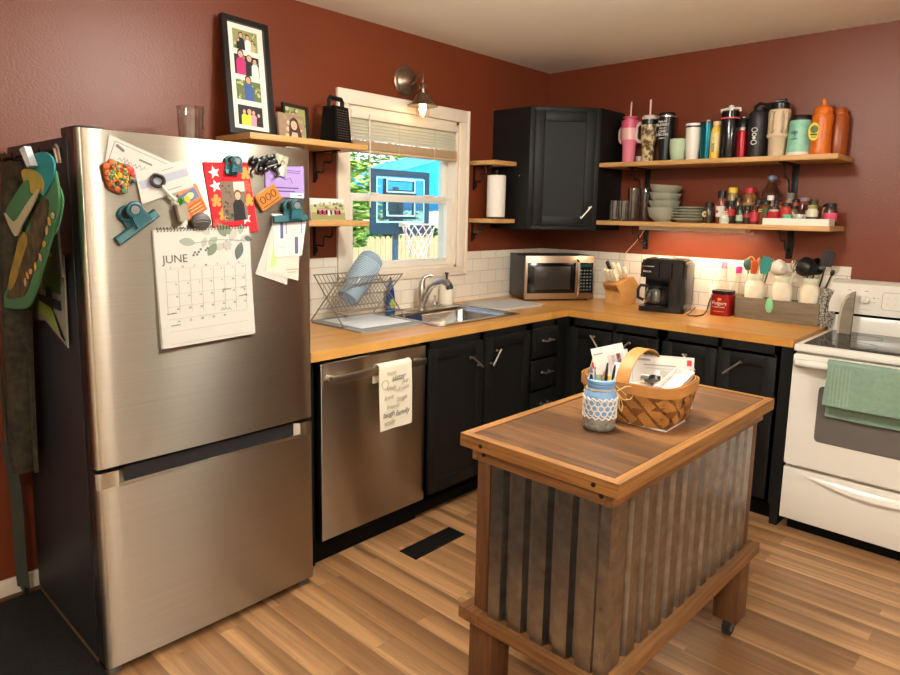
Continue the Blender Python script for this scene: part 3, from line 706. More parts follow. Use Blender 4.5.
for x, z in ((-.035, -.075), (-.028, -.082), (-.022, -.074), (-.015, -.066), (-.04, -.083), (.002, -.07), (.008, -.064)): lf.prism(disc(.004, 10), 0, .0006, 3, on(x, z))
lf.tube([(-.03, cy(.12)-.0012, -.044), (.05, cy(.1)-.0012, -.038), (.14, cy(.1)-.0012, -.045)], .0008, 5, 2)
for i in range(7): lf.prism(leafp(.018, .006), 0, .001+.00012*i, 1, on(.078, -.058) @ RZ(i*51))
lf.build('leaf_print', [mat('leaf_grey_green', (150, 158, 146), .8), mat('leaf_pale', (174, 170, 164), .8), mat('leaf_green', (114, 126, 104), .8), mat('leaf_dark', (92, 98, 94), .8)], ca)

def card(name, label, cat, pts, k=0, th=.0006, col=(196, 192, 185), mats=None):
    """a flat paper given by its corners (x, z) on the fridge door"""
    cx = sum(p[0] for p in pts)/len(pts); cz = sum(p[1] for p in pts)/len(pts)
    o = thing(name, label, cat, at(cx, cz, k))
    MB().prism([(p[0]-cx, p[1]-cz) for p in pts], 0, th, 0, MF).build('sheet', mats or flat(col, .8), o)
    return o, cx, cz
c, cx, cz = card('certificate', 'white certificate with a thin border tucked behind the envelope and dragon magnet', 'paper', [(-3.212, 1.668), (-3.035, 1.602), (-3.06, 1.53), (-3.228, 1.585)])
MI = MB(); a0 = -20.5; base = T(0, -.0006, 0) @ MF @ RZ(a0)
MI.prism(rect(.165, .0016), 0, .0004, 0, base @ T(.004, .03, 0)).prism(rect(.0016, .07), 0, .0004, 0, base @ T(-.078, -.004, 0))
MI.prism(rect(.04, .006), 0, .0004, 0, base @ T(.02, .008, 0)); MI.scrawl(.1, .014, base @ T(-.055, -.018, 0), 0, .0004, .0016)
for q in range(4): MI.prism(disc(.005, 8), 0, .0004, 0, base @ T(-.068+.006*q, .02-.002*q, 0))
MI.build('print', flat((120, 118, 114), .8), c)
c, cx, cz = card('envelope', 'white envelope with a blue-grey band under the bottle opener magnet', 'envelope', [(-3.146, 1.566), (-2.992, 1.614), (-2.968, 1.532), (-3.13, 1.474)], 3, .002)
MI = MB(); base = T(0, -.002, 0) @ MF @ RZ(18.5)
MI.prism(rect(.155, .024), 0, .0003, 0, base @ T(.002, .006, 0)).prism(rect(.05, .002), 0, .0003, 1, base @ T(.02, -.03, 0)).prism(rect(.035, .0016), 0, .0003, 1, base @ T(.02, .03, 0))
MI.build('print', [flat((166, 168, 182), .8), flat((120, 118, 116), .8)], c)
# dragon-like souvenir magnet
mg = thing('souvenir_magnet', 'knobbly orange and green souvenir magnet at the upper left of the fridge door', 'magnet', at(-3.192, 1.552, 4))
m = MB(); rnd = random.Random(5)
cols = [flat((178, 84, 34), .4), flat((196, 150, 36), .4), flat((70, 124, 84), .4), flat((176, 44, 44), .4), flat((52, 92, 98), .4)]
m.prism([(-.045, .03), (-.02, .048), (.002, .04), (.03, .035), (.046, .01), (.044, -.012), (.02, -.02), (.022, -.046), (-.002, -.05), (-.03, -.036), (-.04, -.008)], 0, .006, 0, MF)
def blob(mb, x, z, r, mi, dep=.012, sx=1, sz=1, y=-.004):
    mb.lathe([(0, -.3*dep), (r*.8, 0), (r, dep*.3), (r*.75, dep*.8), (0, dep)], mi, 10, T(x, y, z) @ RX(90) @ MX.Diagonal((sx, sz, 1, 1)))
for x, z, r_, mi in ((-.036, .026, .012, 0), (-.02, .036, .013, 0), (-.006, .033, .008, 4), (-.034, .008, .011, 0), (-.032, -.008, .01, 0), (-.026, -.024, .011, 0), (-.01, -.036, .011, 0), (.008, -.04, .01, 2), (-.018, .012, .01, 2), (-.012, -.006, .011, 1), (.002, .004, .012, 1), (.004, -.018, .011, 2), (.018, -.006, .009, 1), (.014, .016, .01, 3), (.03, .018, .013, 3), (.036, .004, .01, 3), (.04, -.01, .008, 4), (-.02, -.014, .008, 4), (.012, -.03, .008, 1), (-.003, .02, .008, 1)): blob(m, x, z, r_, mi)
for i in range(70):
    a = rnd.uniform(0, 2*PI); q = rnd.uniform(.1, 1)**.5; x, z = -.002+.036*q*math.cos(a), .038*q*math.sin(a)
    blob(m, x, z, rnd.uniform(.0035, .006), rnd.choice((0, 0, 1, 1, 2, 2, 3, 4)), rnd.uniform(.008, .013), y=-.0085)
m.build('figure', cols, mg)
# bottle opener magnet
bo = thing('bottle_opener', 'dark metal bottle opener magnet holding the envelope on the fridge door', 'bottle opener', at(-3.083, 1.545, 8))
m = MB(); DM = mat('gunmetal', (70, 68, 66), .35, .8)
m.tube([(.019*math.cos(2*PI*i/20)-.004*(i in (4, 5, 6)), -.006, .017*math.sin(2*PI*i/20)) for i in range(20)], .0055, 8, 0, True)
m.build('opener_ring', DM, bo)
MB().tube([(.012, -.006, -.014), (.024, -.007, -.03), (.05, -.006, -.056)], [.006, .005, .006], 8).build('handle', mat('pale_handle', (206, 200, 188), .4, .3), bo)
# plant magnet
pm = thing('plant_magnet', 'tiny potted succulent magnet with bright green leaves on the fridge door', 'magnet', at(-3.018, 1.466, 8))
MB().prism([(-.015, .008), (.016, .012), (.024, -.034), (-.004, -.044)], 0, .018, 0, MF).build('pot', mat('pot_grey', (150, 140, 122), .6), pm)
m = MB(); rnd = random.Random(9)
for i in range(40):
    a = rnd.uniform(0, 2*PI); r_ = rnd.uniform(0, .016); e = rnd.uniform(.006, .014)
    m.tube([(r_*.5*math.cos(a), -.012, .018+r_*.5*math.sin(a)), (r_*1.1*math.cos(a), -.012-e, .02+r_*1.1*math.sin(a))], [.003, .0008], 5)
m.build('leaves', mat('succulent_green', (74, 158, 62), .5), pm)
MB().tube([(.018, -.012, -.014), (.036, -.014, -.004)], .004, 6).build('twig', flat((120, 118, 80), .6), pm)
c, cx, cz = card('trading_card', 'orange trading card tilted beside the red Christmas card', 'card', [(-3.02, 1.508), (-2.96, 1.545), (-2.923, 1.463), (-2.985, 1.424)], 4, .0008, (222, 120, 60))
MI = MB(); base = T(0, -.0008, 0) @ MF @ RZ(31)
MI.prism(rect(.06, .034), 0, .0003, 0, base @ T(-.001, .02, 0)).prism(rect(.058, .04), 0, .0003, 1, base @ T(0, -.024, 0)).prism(disc(.014, 12, .01), 0, .0005, 2, base @ T(.002, .02, 0)).prism(disc(.009, 10, .012), 0, .0006, 3, base @ T(-.012, .016, 0))
for q in range(3): MI.prism(rect(.045, .0022), 0, .0005, 4, base @ T(0, -.014-.01*q, 0))
MI.build('print', [flat((96, 110, 150), .6), flat((226, 84, 40), .6), flat((210, 200, 130), .6), flat((216, 170, 60), .6), flat((240, 190, 120), .6)], c)
rk = thing('rock_magnet', 'dark grey ribbed oval magnet above the left end of the calendar spiral', 'magnet', at(-2.95, 1.425, 6))
m = MB()
m.lathe([(0, 0), (.03, 0), (.034, .006), (.03, .014), (.018, .019), (0, .02)], 0, 18, RX(90) @ MX.Diagonal((1, .8, 1, 1)))
for q in range(4): m.tube([(-.026+.002*q, -.013-.004*(1.5-abs(q-1.5)), -.014+.009*q), (0, -.017-.004*(1.5-abs(q-1.5)), -.011+.009*q), (.026-.002*q, -.013-.004*(1.5-abs(q-1.5)), -.014+.009*q)], .0025, 5)
m.build('disc', mat('dark_stone', (72, 68, 66), .5), rk)
# Christmas card
xc, cx, cz = card('christmas_card', 'red Christmas photo card with stars and gingerbread shapes on the fridge door', 'card', [(-2.934, 1.61), (-2.777, 1.62), (-2.742, 1.392), (-2.9, 1.378)], 2, .0016, (200, 24, 38))
base = T(0, -.0016, 0) @ MF @ RZ(5)
def person(mb, M, s, top, hair, skin, bottom=None, layer=0):
    """a small printed figure: body, head, hair"""
    e = .0004+layer*.0003
    mb.prism([(-.42*s, -1*s), (.42*s, -1*s), (.38*s, .05*s), (.2*s, .3*s), (-.2*s, .3*s), (-.38*s, .05*s)], 0, e, top, M)
    mb.prism([(p[0], p[1]+.62*s) for p in disc(.27*s, 14, .33*s)], 0, e+.0001, hair, M)
    mb.prism([(p[0], p[1]+.55*s) for p in disc(.19*s, 14, .25*s)], 0, e+.0002, skin, M)
    for q in (-.07, .07): mb.prism([(p[0]+q*s, p[1]+.58*s) for p in disc(.025*s, 6)], 0, e+.0003, hair, M)
    mb.prism([(p[0], p[1]+.44*s) for p in disc(.06*s, 8, .02*s)], 0, e+.0003, hair, M)
SHP = [flat((236, 226, 214), .7), flat((212, 142, 64), .7), flat((226, 78, 60), .7)]
for x, z, mi in ((-.052, .085, 0), (-.052, .042, 0), (-.055, -.005, 1), (-.035, -.05, 1), (.058, .078, 1), (.06, .035, 2), (.062, -.01, 1), (.045, -.07, 0), (-.06, -.085, 2)):
    m = MB()
    (m.prism(star(.021), 0, .0005, mi, base @ T(x, z, 0) @ RZ(12)) if mi == 0 else [m.prism([(p[0]+ox, p[1]+oz) for p in disc(rr, 10)], 0, .0004+.0001*i, mi, base @ T(x, z, 0)) for i, (ox, oz, rr) in enumerate(((0, 0, .011), (0, .014, .008), (-.011, .004, .006), (.011, .004, .006), (-.008, -.012, .007), (.008, -.012, .007)))])
    m.build('printed_star' if mi == 0 else 'gingerbread_shape', SHP, xc)
m = MB(); PB = base @ T(.008, -.01, 0)
m.prism(rect(.088, .128), 0, .0008, 0, PB)
rnd = random.Random(2)
for q in range(34):
    ox, oz = rnd.uniform(-.038, -.012), rnd.uniform(-.056, .056); m.prism([(p[0]+ox, p[1]+oz) for p in disc(rnd.uniform(.003, .006), 7)], 0, .0009+.00001*q, rnd.choice((1, 2, 2, 0)), PB)
m.prism([(p[0]+.022, p[1]+.046) for p in rect(.04, .032)], 0, .001, 3, PB)
person(m, PB @ T(.014, -.012, .001), .052, 4, 5, 6)
m.build('photo', [flat((112, 92, 76), .6), flat((40, 44, 36), .6), flat((76, 78, 66), .6), flat((206, 196, 184), .6), flat((16, 15, 17), .6), flat((112, 66, 36), .6), flat((220, 168, 138), .6)], xc)
m = MB().text('HAPPY', .012, base @ T(-.035, .108, .0002)).text('HOLIDAYS', .012, base @ T(.045, .108, .0002)); m.build('lettering', flat((70, 20, 24), .7), xc)
clip('magnetic_clip', 'teal bulldog clip at the top of the red Christmas card', -2.842, 1.585, -3, .8, 6, .024)
# black lizard-like magnet and photo magnet
zz = thing('sculpted_magnet', 'bumpy black sculpted magnet near the top right of the fridge door', 'magnet', at(-2.706, 1.616, 3))
m = MB()
for x, z, r_ in ((-.048, .014, .014), (-.03, .004, .016), (-.012, .012, .018), (.008, .002, .019), (.026, .01, .016), (.03, -.012, .012), (.006, .024, .012), (-.026, -.018, .011), (.044, .002, .01), (-.008, -.018, .01), (-.056, .002, .009), (.018, .026, .01)): blob(m, x, z, r_, 0, .016, 1.1, .95, 0)
m.tube([(-.036, -.012, .008), (-.05, -.014, -.02), (-.04, -.014, -.034)], .005, 6).tube([(.03, -.012, -.006), (.04, -.014, -.03), (.028, -.014, -.04)], .005, 6)
m.box(-.008, .03, -.0185, -.015, -.008, -.003, 1, 0, RY(-18))
m.build('figure', [mat('glossy_black_resin', (24, 22, 22), .25), flat((120, 116, 110), .5)], zz)
c, cx, cz = card('photo_magnet', 'small photo magnet of a woman overlapping the purple flyer', 'photo', [(-2.672, 1.66), (-2.62, 1.646), (-2.634, 1.578), (-2.668, 1.592)], 8, .003, (150, 150, 128))
m = MB(); PB = T(0, -.003, 0) @ MF @ RZ(-12)
rnd = random.Random(4)
for q in range(14):
    ox, oz = rnd.uniform(-.016, .016), rnd.uniform(-.028, .028); m.prism([(p[0]+ox, p[1]+oz) for p in disc(.005, 7)], 0, .0003+.00001*q, rnd.choice((0, 1)), PB)
person(m, PB @ T(.002, -.01, 0), .028, 2, 3, 4, layer=1)
m.build('photo_print', [flat((110, 136, 84), .6), flat((180, 176, 150), .6), flat((190, 178, 176), .6), flat((52, 36, 28), .6), flat((222, 170, 142), .6)], c)
c, cx, cz = card('flyer', 'purple printed flyer with a white corner at the right of the fridge door', 'flyer', [(-2.71, 1.61), (-2.553, 1.62), (-2.553, 1.507), (-2.71, 1.51)], 1, .0006, (152, 128, 184))
m = MB(); PB = T(0, -.0006, 0) @ MF
m.prism(rect(.055, .016), 0, .0003, 1, PB @ T(.048, -.045, 0))
for x, z, w_ in ((.035, .04, .06), (.035, .033, .05), (-.02, -.02, .06), (.03, -.02, .05), (0, -.032, .08), (.06, -.045, .02)): m.prism(rect(w_, .004 if z < 0 else .0022), 0, .0004, 0, PB @ T(x, z, 0))
m.tube([(-.02, -.0012, .02), (.0, -.0012, .008), (.02, -.0012, .015), (.03, -.0012, -.004)], .0009, 5)
m.build('print', [flat((70, 52, 104), .8), flat((236, 232, 232), .8)], c)
wm = thing('wooden_magnet', 'brown wooden carved square magnet beside the clipped papers', 'magnet', at(-2.704, 1.506, 4), 0, None, (0, -32, 0))
m = MB().prism(rrect(.088, .058, .006), 0, .008, 0, MF); m.build('plaque', mat('varnished_oak', (176, 112, 46), .4), wm)
m = MB(); M2 = T(0, -.008, 0) @ MF
for x in (-.024, 0, .024): m.tube([(x+.009*math.cos(i/14*2*PI), -.0085, .004+.012*math.sin(i/14*2*PI)) for i in range(14)], .0018, 5, 0, True)
m.prism(rect(.07, .003), 0, .001, 0, M2 @ T(0, -.02, 0)); m.build('carving', flat((92, 52, 22), .6), wm)
# papers held by the right clip
for lab, pts, k, col, seed in (('white paper hanging lowest in the clipped bundle on the fridge door', [(-2.676, 1.44), (-2.59, 1.43), (-2.632, 1.2), (-2.758, 1.245)], 2, (192, 188, 181), 1),
                               ('white and green printed slip in the middle of the clipped bundle', [(-2.684, 1.44), (-2.572, 1.435), (-2.584, 1.212), (-2.72, 1.25)], 4, (196, 195, 182), 2),
                               ('white form with blue columns in front of the clipped bundle', [(-2.69, 1.452), (-2.545, 1.446), (-2.568, 1.303), (-2.682, 1.3)], 7, (204, 202, 198), 3)):
    c, cx, cz = card('note_paper', lab, 'paper', pts, k, .0009 if seed < 3 else .0012, col)
    m = MB(); PB = T(0, -.0009 if seed < 3 else -.0012, 0) @ MF
    if seed == 2: m.prism([(-.06, -.07), (-.035, -.065), (-.02, .06), (-.035, .06)], 0, .0003, 0, PB).prism(rect(.05, .004), 0, .0003, 1, PB @ T(.03, -.08, 0)).prism(rect(.04, .003), 0, .0003, 1, PB @ T(.03, -.09, 0))
    if seed == 3:
        for x, z, w_, h_ in ((-.03, .02, .012, .06), (-.012, .03, .003, .05), (.03, -.035, .014, .06), (.052, .03, .003, .045), (-.03, -.04, .03, .003), (.02, .02, .03, .003), (.02, .01, .03, .002)): m.prism(rect(w_, h_), 0, .0003, 2 if w_ < .02 else 3, PB @ T(x, z, 0))
    if seed == 1: m.prism(rect(.06, .002), 0, .0003, 3, PB @ T(-.03, -.07, 0))
    m.build('print', [flat((176, 206, 130), .8), flat((214, 150, 130), .8), flat((84, 90, 130), .8), flat((170, 168, 164), .8)], c)
clip('magnetic_clip', 'teal bulldog clip holding a bundle of papers at the right of the fridge door', -2.62, 1.436, 3, 1.0, 10)

# ---------------------------------------------------------------- on the fridge side (plane x = FSX)
FSX = FXC-FW
hb = thing('hook_rail', 'black magnetic hook rail on the left side of the fridge', 'hook rail', (FSX, -.33, 1.622))
MB().box(-.008, 0, -.27, .27, -.012, .012, 0, .003).build('rail', BLACKMET, hb)
for y in (-.21, -.07, .07, .21): MB().tube([(-.008, y, .0), (-.03, y, -.004), (-.036, y, -.02), (-.042, y, .0), (-.04, y, .008)], .0035, 6).build('hook', BLACKMET, hb)
# camouflage jacket
CAMO = mat('dark_camouflage', (26, 25, 19), .9, col2=(58, 50, 33), nscale=38, contrast=.3, bump=.3, bscale=120)
jk = thing('jacket', 'dark camouflage jacket hanging from the hook rail beside the fridge', 'jacket', (FSX, -.18, 1.6))
def jf(u, v):
    w0 = .1+.06*min(1, v*4); c0 = -.06+.1*v
    return (-.035-.022*math.sin(PI*u)-.012*math.sin(u*13+v*2)*min(1, v*4), min(.13, c0+w0*(2*u-1)), -1.03*v)
MB().sheet(jf, 26, 30, .012).build('body', CAMO, jk)
def slv(u, v):
    a = 2*PI*u; r_ = .05-.012*v
    return (-.095+r_*.7*math.cos(a)-.008*v, -.16-.02*math.sin(v*2)+r_*math.sin(a)+.05*v, -.12-.9*v+.006*math.sin(v*26))
m = MB(); pts = [slv(0, 0)]
m.tube([(-.07, -.17+.115*v, -.06-.97*v) for v in [i/10 for i in range(11)]], [.02, .034, .04, .042, .042, .042, .042, .042, .04, .04, .036], 12)
m.build('sleeve', CAMO, jk)
MB().tube([(-.06, -.02, -.03), (-.05, -.03, .01), (-.038, -.06, .012)], .006, 6).build('hanging_loop', BLACKMET, jk)
ST = mat('olive_webbing', (52, 56, 46), .85)
stp = thing('webbing_strap', 'grey-green webbing strap dangling below the jacket beside the fridge', 'strap', (FSX-.06, -.06, .62))
MB().sheet(lambda u, v: (-.012+.02*v+.006*math.sin(v*5)+.026*(u-.5), .012-.05*u, -.56*v), 2, 16, .003).build('strap', ST, stp)
MB().box(-.012, .004, -.03, .03, -.585, -.555, 0, .004, T(.012, 0, 0)).build('buckle', BLACKPL, stp)
MB().tube([(-.012, 0, 0), (-.02, -.02, .3), (-.02, -.06, .7), (.0, -.1, 1.0), (.02, -.12, 1.01)], .005, 6).build('cord', ST, stp)
# neckerchief
YZ = MX(((0, 0, 1, 0), (1, 0, 0, 0), (0, 1, 0, 0), (0, 0, 0, 1)))
nk = thing('neckerchief', 'green bordered neckerchief hanging from a clip on the fridge side', 'scarf', (FSX-.104, -.5, 1.6))
GB = mat('scarf_green', (62, 112, 74), .85); DKP = mat('scarf_dark_print', (50, 42, 34), .85, col2=(92, 76, 44), nscale=26, contrast=.25)
def soft(poly, n=4):
    o = []; k = len(poly)
    for i in range(k):
        a, b, c, d = (V(poly[(i+j-1) % k]) for j in range(4))
        for q in range(n):
            t = q/n; o.append(tuple(.5*(2*b+(c-a)*t+(2*a-5*b+4*c-d)*t*t+(3*b-a-3*c+d)*t**3)))
    return o
def poly_sheet(name, poly, th, m_, dx=0): return MB().prism(soft(poly), -th/2, th/2, 0, T(-dx, 0, 0) @ YZ).build(name, m_, nk)
poly_sheet('border_cloth', [(-0.209, -0.041), (-0.358, -0.035), (-0.401, -0.091), (-0.380, -0.158), (-0.301, -0.238), (-0.207, -0.325), (-0.117, -0.403), (-0.021, -0.440), (0.220, -0.455), (0.134, -0.392), (-0.001, -0.282), (-0.077, -0.211), (-0.151, -0.135)], .006, GB)
pan = MB().prism(soft([(-0.214, -0.134), (-0.325, -0.121), (-0.283, -0.204), (-0.188, -0.290), (-0.085, -0.378), (-0.010, -0.406), (0.131, -0.420), (0.015, -0.342), (-0.074, -0.263), (-0.155, -0.198)]), -.0015, .0015, 0, T(-.0048, 0, 0) @ YZ)
poly_sheet('gold_band', [(-0.077, -0.211), (-0.129, -0.232), (-0.056, -0.299), (0.020, -0.363), (0.080, -0.393), (0.083, -0.363), (-0.001, -0.282)], .002, mat('scarf_gold', (120, 112, 50), .85, col2=(170, 140, 60), nscale=30), .0074)
poly_sheet('right_fold', [(-0.379, -0.086), (-0.410, -0.121), (-0.367, -0.184), (-0.323, -0.211), (-0.357, -0.159)], .004, GB, -.0055)
poly_sheet('teal_fold', [(-0.207, -0.010), (-0.318, 0.001), (-0.392, -0.019), (-0.391, -0.061), (-0.303, -0.110), (-0.267, -0.084), (-0.200, -0.041)], .005, mat('scarf_teal', (34, 128, 136), .85), .0066)
poly_sheet('yellow_fold', [(-0.146, -0.042), (-0.259, -0.045), (-0.318, -0.075), (-0.288, -0.105), (-0.188, -0.094)], .004, mat('scarf_yellow', (190, 140, 44), .85, col2=(120, 140, 70), nscale=14), .0115)
poly_sheet('green_fold', [(0.029, -0.159), (-0.063, -0.113), (-0.194, -0.067), (-0.213, -0.099), (-0.225, -0.121), (-0.065, -0.183)], .003, GB, .0152)
poly_sheet('cream_fold', [(0.029, -0.159), (-0.065, -0.183), (-0.197, -0.132), (-0.307, -0.092), (-0.248, -0.134), (-0.139, -0.190), (-0.065, -0.223)], .004, mat('scarf_cream', (176, 170, 140), .85), .0188)
for i in range(9):
    q = V((-.375+.037*i, -.16-.026*i)); pan.prism([(q.x+p[0]*math.cos(i)-p[1]*math.sin(i), q.y+p[0]*math.sin(i)+p[1]*math.cos(i)) for p in leafp(.026, .008)], -.0082, -.0062, 1+i % 2, YZ)
pan.build('printed_panel', [DKP, flat((190, 150, 120), .8), flat((196, 150, 50), .8)], nk)
MB().prism([(-0.195, 0.012), (-0.239, 0.018), (-0.287, -0.033), (-0.252, -0.037)], -.008, .008, 0, T(-.02, 0, 0) @ YZ).build('clothespin', mat('pale_blue_peg', (206, 214, 226), .4), nk)
MB().tube([(-.004, -.415, -.03), (-.01, -.416, .005), (-.01, -.43, .012), (-.01, -.44, .004), (-.004, -.432, -.03)], .0035, 6).build('wire_loop', NICKEL, nk)
# pennant and cloth strip behind it
pn = thing('pennant', 'green and yellow pennant with a dark cross below the neckerchief on the fridge side', 'pennant', (FSX-.012, -.45, 1.18))
def pp(name, poly, th, c_, dx): return MB().prism(poly, -th/2, th/2, 0, T(-dx, 0, 0) @ YZ).build(name, c_, pn)
pp('cloth', [(.06, .14), (-.15, .14), (-.14, -.14), (.06, -.08), (.22, -.1), (.2, .0)], .004, mat('pennant_grey', (132, 128, 116), .85), .0)
pp('upper_panel', [(.04, .13), (-.12, .13), (-.115, .02), (.06, .02)], .002, mat('pennant_green', (62, 84, 44), .85), .003)
pp('lower_panel', [(.1, -.02), (-.02, -.02), (-.06, -.1), (.08, -.06), (.14, -.07)], .002, mat('pennant_lime', (128, 146, 62), .85), .003)
pp('cross', [(.1, .0), (.02, .0), (.02, .035), (-.03, .035), (-.03, .0), (-.11, .0), (-.11, -.03), (-.03, -.03), (-.1, -.11), (-.13, -.12), (-.02, -.03), (.1, -.018)], .002, mat('pennant_black', (28, 28, 30), .85), .0052)
one('cloth_strip', MB().sheet(lambda u, v: (-.02-.006*math.sin(v*3), -.02+.07*u+.01*v, -.3*v), 4, 10, .006), mat('taupe_cloth', (74, 66, 58), .9), 'grey-brown cloth strip hanging between the neckerchief and the fridge door edge', 'cloth', (FSX-.012, -.64, 1.56))

one('door_mat', MB().box(-.95, .015, -1.3, .05, 0, .009, 0, .003), mat('black_ribbed_mat', (16, 16, 16), .95, col2=(34, 33, 32), nscale=120, bump=.8, bscale=160), 'black textured floor mat beside the fridge', 'mat', (-3.305, -.08, 0))
vt = thing('floor_vent', 'black metal floor register set in the wood floor before the cabinets', 'vent', (-1.955, -.834, 0))
m = MB(); frame(m, -.157, .157, -.05, .05, .012, 0, .004)
v_ = MB(); v_.box(-.157, .157, -.05, -.04, 0, .004).box(-.157, .157, .04, .05, 0, .004).box(-.157, -.147, -.05, .05, 0, .004).box(.147, .157, -.05, .05, 0, .004)
v_.build('frame', BLACKMET, vt)
v_ = MB()
for k in range(18): v_.box(-.1445+k*.017, -.1365+k*.017, -.04, .04, .0005, .0032)
v_.box(-.147, .147, -.04, .04, .0003, .0012).box(-.147, .147, -.003, .003, .0005, .0034).build('louvers', BLACKMET, vt)
# ================================================================ corner wall cabinet
uc = thing('corner_cabinet', 'black diagonal corner wall cabinet above the microwave', 'cabinet', (0, 0, 1.373))
A, Bq, HC = .599, .293, .741
m = MB().prism([(-.002, -.002), (-A, -.002), (-A, -Bq), (-Bq, -A), (-.002, -A)], 0, HC); m.build('body', CAB, uc)
L = math.hypot(A-Bq, A-Bq)
d = MB(); fw = L-.06
d.box(0, .06, -.018, 0, 0, .69, 0, .002).box(fw-.06, fw, -.018, 0, 0, .69, 0, .002).box(.06, fw-.06, -.018, 0, 0, .06, 0, .002).box(.06, fw-.06, -.018, 0, .63, .69, 0, .002).box(.055, fw-.055, -.01, 0, .055, .635)
do = d.build('door', CAB, uc); do.location = (-A+.03*.707, -Bq-.03*.707, .025); do.rotation_euler = (0, 0, rad(-45))
pull(do, fw-.045, .085, 50, .1)
ff = MB(); Mf = T(-A, -Bq, 0) @ RZ(-45)
ff.box(0, .028, -.004, .0, 0, HC, 0, .001, Mf).box(L-.028, L, -.004, 0, 0, HC, 0, .001, Mf).box(.028, L-.028, -.004, 0, 0, .022, 0, .001, Mf).box(.028, L-.028, -.004, 0, HC-.022, HC, 0, .001, Mf)
ff.build('face_frame', CAB, uc)
hg = MB()
for z in (.09, .6): hg.tube([(.012, -.012, z), (.012, -.012, z+.05)], .005, 8, 0, False, Mf)
hg.build('hinge', BLACKMET, uc)
MB().lathe([(0, 0), (.006, .002), (.004, .006), (0, .007)], 0, 10, T(-A, -.225, .33) @ RY(-90)).build('screw', CHROME, uc)

# ================================================================ shelves and brackets
def bracket(name, label, loc, rz, d, h, group, wide=.018, plain=False):
    """scrolled iron bracket: back against the wall plane y=0, top at z=0"""
    b = thing(name, label, 'bracket', loc, rz, group)
    MB().box(-wide/2, wide/2, -.006, 0, -h, 0, 0, .001).build('wall_plate', BLACKMET, b)
    MB().box(-wide/2, wide/2, -d, 0, -.006, 0, 0, .001).build('shelf_arm', BLACKMET, b)
    s = MB(); n = 36; pts = []
    for i in range(n+1):
        t = i/n; y = -.012-(d-.03)*t; z = -h+.03+(h-.04)*t; off = .016*math.sin(t*PI*5)
        pts.append((0, y+off*.7, z+off*.7))
    s.tube(pts, .0045 if not plain else .0055, 6)
    e = [(0, -.014+.013*math.cos(a), -h+.03+.013*math.sin(a)) for a in [i*PI/5 for i in range(9)]]
    s.tube(e, .004, 6); s.build('scroll_brace', BLACKMET, b)
    MB().lathe([(0, 0), (.006, .001), (.005, .004), (0, .005)], 0, 8, T(0, -.006, -h+.012) @ RX(90)).build('screw', BLACKMET, b)
    return b
def board(name, label, x0, x1, d, zt, th=.026, loc=(0, 0, 0), rz=0):
    return one(name, MB().box(x0, x1, -d, -.001, zt-th, zt, 0, .003), SHELFW, label, 'shelf', loc, rz)
LZ1, LZ2 = 1.776, 1.42
board('wall_shelf', 'pine wall shelf above the fridge holding photo frames and a grater', -2.5, -1.876, .286, LZ1)
board('wall_shelf', 'pine wall shelf left of the window holding only a group photo', -2.5, -1.868, .286, LZ2)
bracket('shelf_bracket', 'scrolled black iron bracket under the shelf with photo frames', (-1.982, 0, LZ1-.026), 0, .2, .15, None)
bracket('shelf_bracket', 'scrolled black iron bracket under the shelf with the group photo', (-1.985, 0, LZ2-.026), 0, .2, .155, None)
RZ1, RZ2 = 1.786, 1.434
board('wall_shelf', 'short empty pine shelf above the paper towel roll', -.818, -.6, .2, RZ1)
board('wall_shelf', 'short pine shelf carrying the paper towel roll', -.818, -.6, .2, RZ2)
bracket('shelf_bracket', 'small black bracket under the empty short shelf right of the window', (-.775, 0, RZ1-.026), 0, .14, .15, None)
bracket('shelf_bracket', 'small black bracket under the short shelf with the paper towels', (-.78, 0, RZ2-.026), 0, .12, .12, None)
SD = .295
board('wall_shelf', 'long pine shelf lined with tumblers and water bottles', .601, 1.905, SD, 1.787, .026, (0, 0, 0), -90)
board('wall_shelf', 'long pine shelf holding glasses, bowls, plates and spices', .601, 1.9, SD, 1.436, .026, (0, 0, 0), -90)
for lab, y, z, h in (('black iron bracket under the tumbler shelf, behind the bowls', -.782, 1.761, .2), ('black iron bracket under the tumbler shelf, above the spice tray', -1.64, 1.761, .22),
                  ('black iron bracket under the spice shelf, beside the light cord', -.795, 1.41, .15), ('black iron bracket under the spice shelf, above the white jars', -1.645, 1.41, .16)):
    bracket('shelf_bracket', lab, (0, y, z), -90, .25, h, None, .034)
# under-shelf light and its cord
ul = thing('under_shelf_light', 'slim white light bar glowing under the spice shelf', 'light', (-.15, -1.15, 1.41))
MB().box(-.034, -.03, -.315, .315, -.024, 0, 0, .001).box(.03, .034, -.315, .315, -.016, 0).box(-.03, .03, -.315, .315, -.006, 0).box(-.03, .03, -.315, -.31, -.024, -.006).box(-.03, .03, .31, .315, -.024, -.006).build('housing', mat('aluminium_white', (222, 216, 206), .4), ul)
MB().box(-.024, .026, -.305, .305, -.0125, -.0065).build('diffuser', mat('lit_diffuser', (255, 236, 210), .5, emit=(255, 226, 190), estr=UNDER), ul)
MB().tube([(-.12, -.84, 1.4), (-.02, -.79, 1.375), (-.014, -.765, 1.345), (-.014, -.72, 1.29), (-.014, -.68, 1.245), (-.016, -.66, 1.2)], .003, 6)
o = one('light_cord', MB().tube([(-.12, -.845, 1.402), (-.03, -.795, 1.385), (-.014, -.765, 1.345), (-.014, -.73, 1.3), (-.016, -.69, 1.255), (-.018, -.665, 1.225), (-.018, -.66, 1.1)], .003, 6), flat((206, 170, 140), .5), 'thin pale cord running down the wall from the under-shelf light', 'cord')

